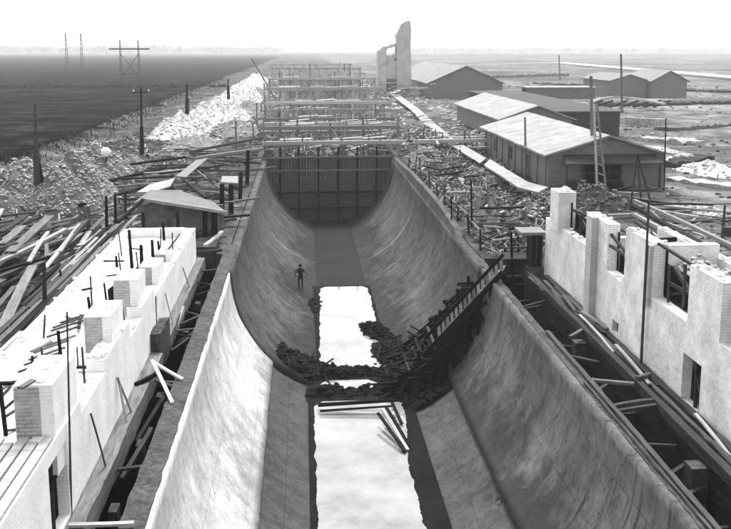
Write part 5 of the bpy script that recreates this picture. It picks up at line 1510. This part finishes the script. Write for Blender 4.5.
# ------------------------------------------------------------------ workman in the channel
def figure(loc, rotz):
    J = {}
    me = bpy.data.meshes.new('person'); verts = []; edges = []; rad = []
    def v(p, r, parent=None):
        verts.append(p); rad.append(r); i = len(verts)-1
        if parent is not None: edges.append((parent, i))
        return i
    pel = v((0, 0, .93), .13)
    bel = v((0, .01, 1.1), .135, pel); ch = v((0, .02, 1.3), .15, bel); nk = v((0, .03, 1.48), .06, ch); hd = v((0, .05, 1.58), .085, nk); tp = v((0, .05, 1.70), .085, hd)
    for sg in (-1, 1):
        h = v((sg*.1, 0, .88), .1, pel); kn = v((sg*.12, .04, .48), .065, h); an = v((sg*.12, -.01, .09), .045, kn); v((sg*.13, .16, .04), .04, an)
    sh = v((-.19, .02, 1.40), .075, ch); el = v((-.33, .08, 1.17), .05, sh); wr = v((-.36, .28, 1.14), .034, el); pm = v((-.37, .34, 1.14), .036, wr)
    for f in range(4): v((-.31, .40, 1.17-.022*f), .011, v((-.35, .39, 1.167-.02*f), .013, pm))
    v((-.33, .34, 1.19), .012, pm)
    sh = v((.19, .02, 1.40), .075, ch); el = v((.36, .08, 1.22), .05, sh); wr = v((.2, .3, 1.1), .034, el); pm = v((.13, .35, 1.09), .036, wr)
    for f in range(4): v((.06, .40, 1.12-.022*f), .011, v((.09, .385, 1.117-.02*f), .013, pm))
    v((.1, .33, 1.14), .012, pm)
    me.from_pydata(verts, edges, [])
    o = bpy.data.objects.new('person', me); COL.objects.link(o)
    sk = o.modifiers.new('skin', 'SKIN'); sk.use_smooth_shade = True
    for i, r in enumerate(rad):
        me.skin_vertices[0].data[i].radius = (r, r)
    me.skin_vertices[0].data[0].use_root = True
    su = o.modifiers.new('sub', 'SUBSURF'); su.levels = 1; su.render_levels = 1
    dg = bpy.context.evaluated_depsgraph_get()
    m2 = bpy.data.meshes.new_from_object(o.evaluated_get(dg))
    bpy.data.objects.remove(o)
    m2.materials.clear(); m2.materials.append(M['cloth']); m2.materials.append(M['skin'])
    for p in m2.polygons:
        c = p.center
        if c.z > 1.5 or (c.y > .27 and c.z > 1.0): p.material_index = 1
    o = bpy.data.objects.new('person', m2); COL.objects.link(o)
    o.location = loc; o.rotation_euler.z = rotz; o.scale = (.93, .93, .93)
    tag(o, 'workman in dark clothes standing on the left slope of the channel holding a shovel', 'person')
    def child(mb, name, mat):
        c = mb.build(name, mat); c.parent = o; return c
    mb = MB(); mb.tube((0, .05, 1.66), (0, .05, 1.79), .105, .085, 14); mb.tube((0, .09, 1.655), (0, .09, 1.675), .15, .15, 14); child(mb, 'cap', M['wood_dark'])
    mb = MB(); mb.tube((0, .13, 1.62), (0, .165, 1.595), .012, .02, 6); child(mb, 'nose', M['skin'])
    for sg in (-1, 1):
        mb = MB(); mb.tube((sg*.032, .125, 1.635), (sg*.032, .14, 1.635), .012, .01, 6); child(mb, 'eye', M['glass'])
        mb = MB(); mb.tube((sg*.085, .05, 1.62), (sg*.105, .05, 1.62), .03, .025, 8); child(mb, 'ear', M['skin'])
    mb = MB(); mb.bar((-.025, .142, 1.565), (.025, .142, 1.565), .012, .008); child(mb, 'mouth', M['cloth'])
    return o
px_ = -2.72; pz_ = -sqrt(5.86**2-px_**2)-.02
person = figure((px_, 57.2, pz_), radians(170))
sv_ = thing('shovel', (px_+.3, 56.95, pz_+1.2), 'shovel held across the body by the workman in the channel', 'shovel')
mw = Matrix.Translation(person.location) @ Matrix.Rotation(radians(170), 4, 'Z') @ Matrix.Scale(.93, 4)
mb = MB(); mb.tube(mw @ Vector((.4, .37, 1.02)), mw @ Vector((-.62, .39, 1.2)), .02, .02, 8); mb.build('shaft', M['wood_dark'], sv_)
mb = MB(); a = mw @ Vector((-.6, .39, 1.2)); b_ = mw @ Vector((-.86, .4, 1.25)); mb.bar(a, b_, .22, .03); mb.build('blade', M['rust'], sv_)

# ------------------------------------------------------------------ haze
hm = bpy.data.materials.new('haze_air'); hm.use_nodes = True
nt = hm.node_tree; nt.nodes.clear()
out = nt.nodes.new('ShaderNodeOutputMaterial'); pv = nt.nodes.new('ShaderNodeVolumePrincipled')
pv.inputs['Color'].default_value = (1, 1, 1, 1); pv.inputs['Density'].default_value = 0.00027
pv.inputs['Anisotropy'].default_value = .2
nt.links.new(pv.outputs[0], out.inputs['Volume'])
mb = MB(); mb.box(-6100, 6600, -3100, 7600, -10, 18)
tag(mb.build('haze', hm), kind='stuff')

# ------------------------------------------------------------------ light
SUN_EL, SUN_AZ = radians(58), radians(4)          # azimuth clockwise from +Y
sd = Vector((sin(SUN_AZ)*cos(SUN_EL), cos(SUN_AZ)*cos(SUN_EL), sin(SUN_EL)))
sun = bpy.data.lights.new('sun', 'SUN'); sun.energy = 1.0; sun.angle = radians(12); sun.color = (1, .995, .985)
so = bpy.data.objects.new('sun', sun); COL.objects.link(so)
so.rotation_euler = sd.to_track_quat('Z', 'Y').to_euler(); so.location = (0, 0, 60)
w = bpy.data.worlds.new('World'); scene.world = w; w.use_nodes = True
nt = w.node_tree; nt.nodes.clear()
out = nt.nodes.new('ShaderNodeOutputWorld'); bg = nt.nodes.new('ShaderNodeBackground'); sky = nt.nodes.new('ShaderNodeTexSky'); bw = nt.nodes.new('ShaderNodeRGBToBW')
sky.sky_type = 'NISHITA'; sky.sun_disc = False; sky.sun_elevation = SUN_EL; sky.sun_rotation = SUN_AZ
sky.air_density = 1.0; sky.dust_density = 3.0; sky.ozone_density = 1.0
nt.links.new(sky.outputs[0], bw.inputs[0]); nt.links.new(bw.outputs[0], bg.inputs[0]); bg.inputs[1].default_value = .15
nt.links.new(bg.outputs[0], out.inputs[0])

scene.view_settings.view_transform = 'Standard'
scene.view_settings.look = 'None'
scene.view_settings.exposure = 1.95
scene.view_settings.gamma = 1.0
scene.view_settings.use_curve_mapping = False
scene.render.engine = 'CYCLES'
scene.cycles.max_bounces = 8
scene.cycles.diffuse_bounces = 3
scene.cycles.volume_bounces = 4
scene.cycles.use_denoising = True
try: scene.cycles.denoiser = 'OPENIMAGEDENOISE'
except Exception: pass
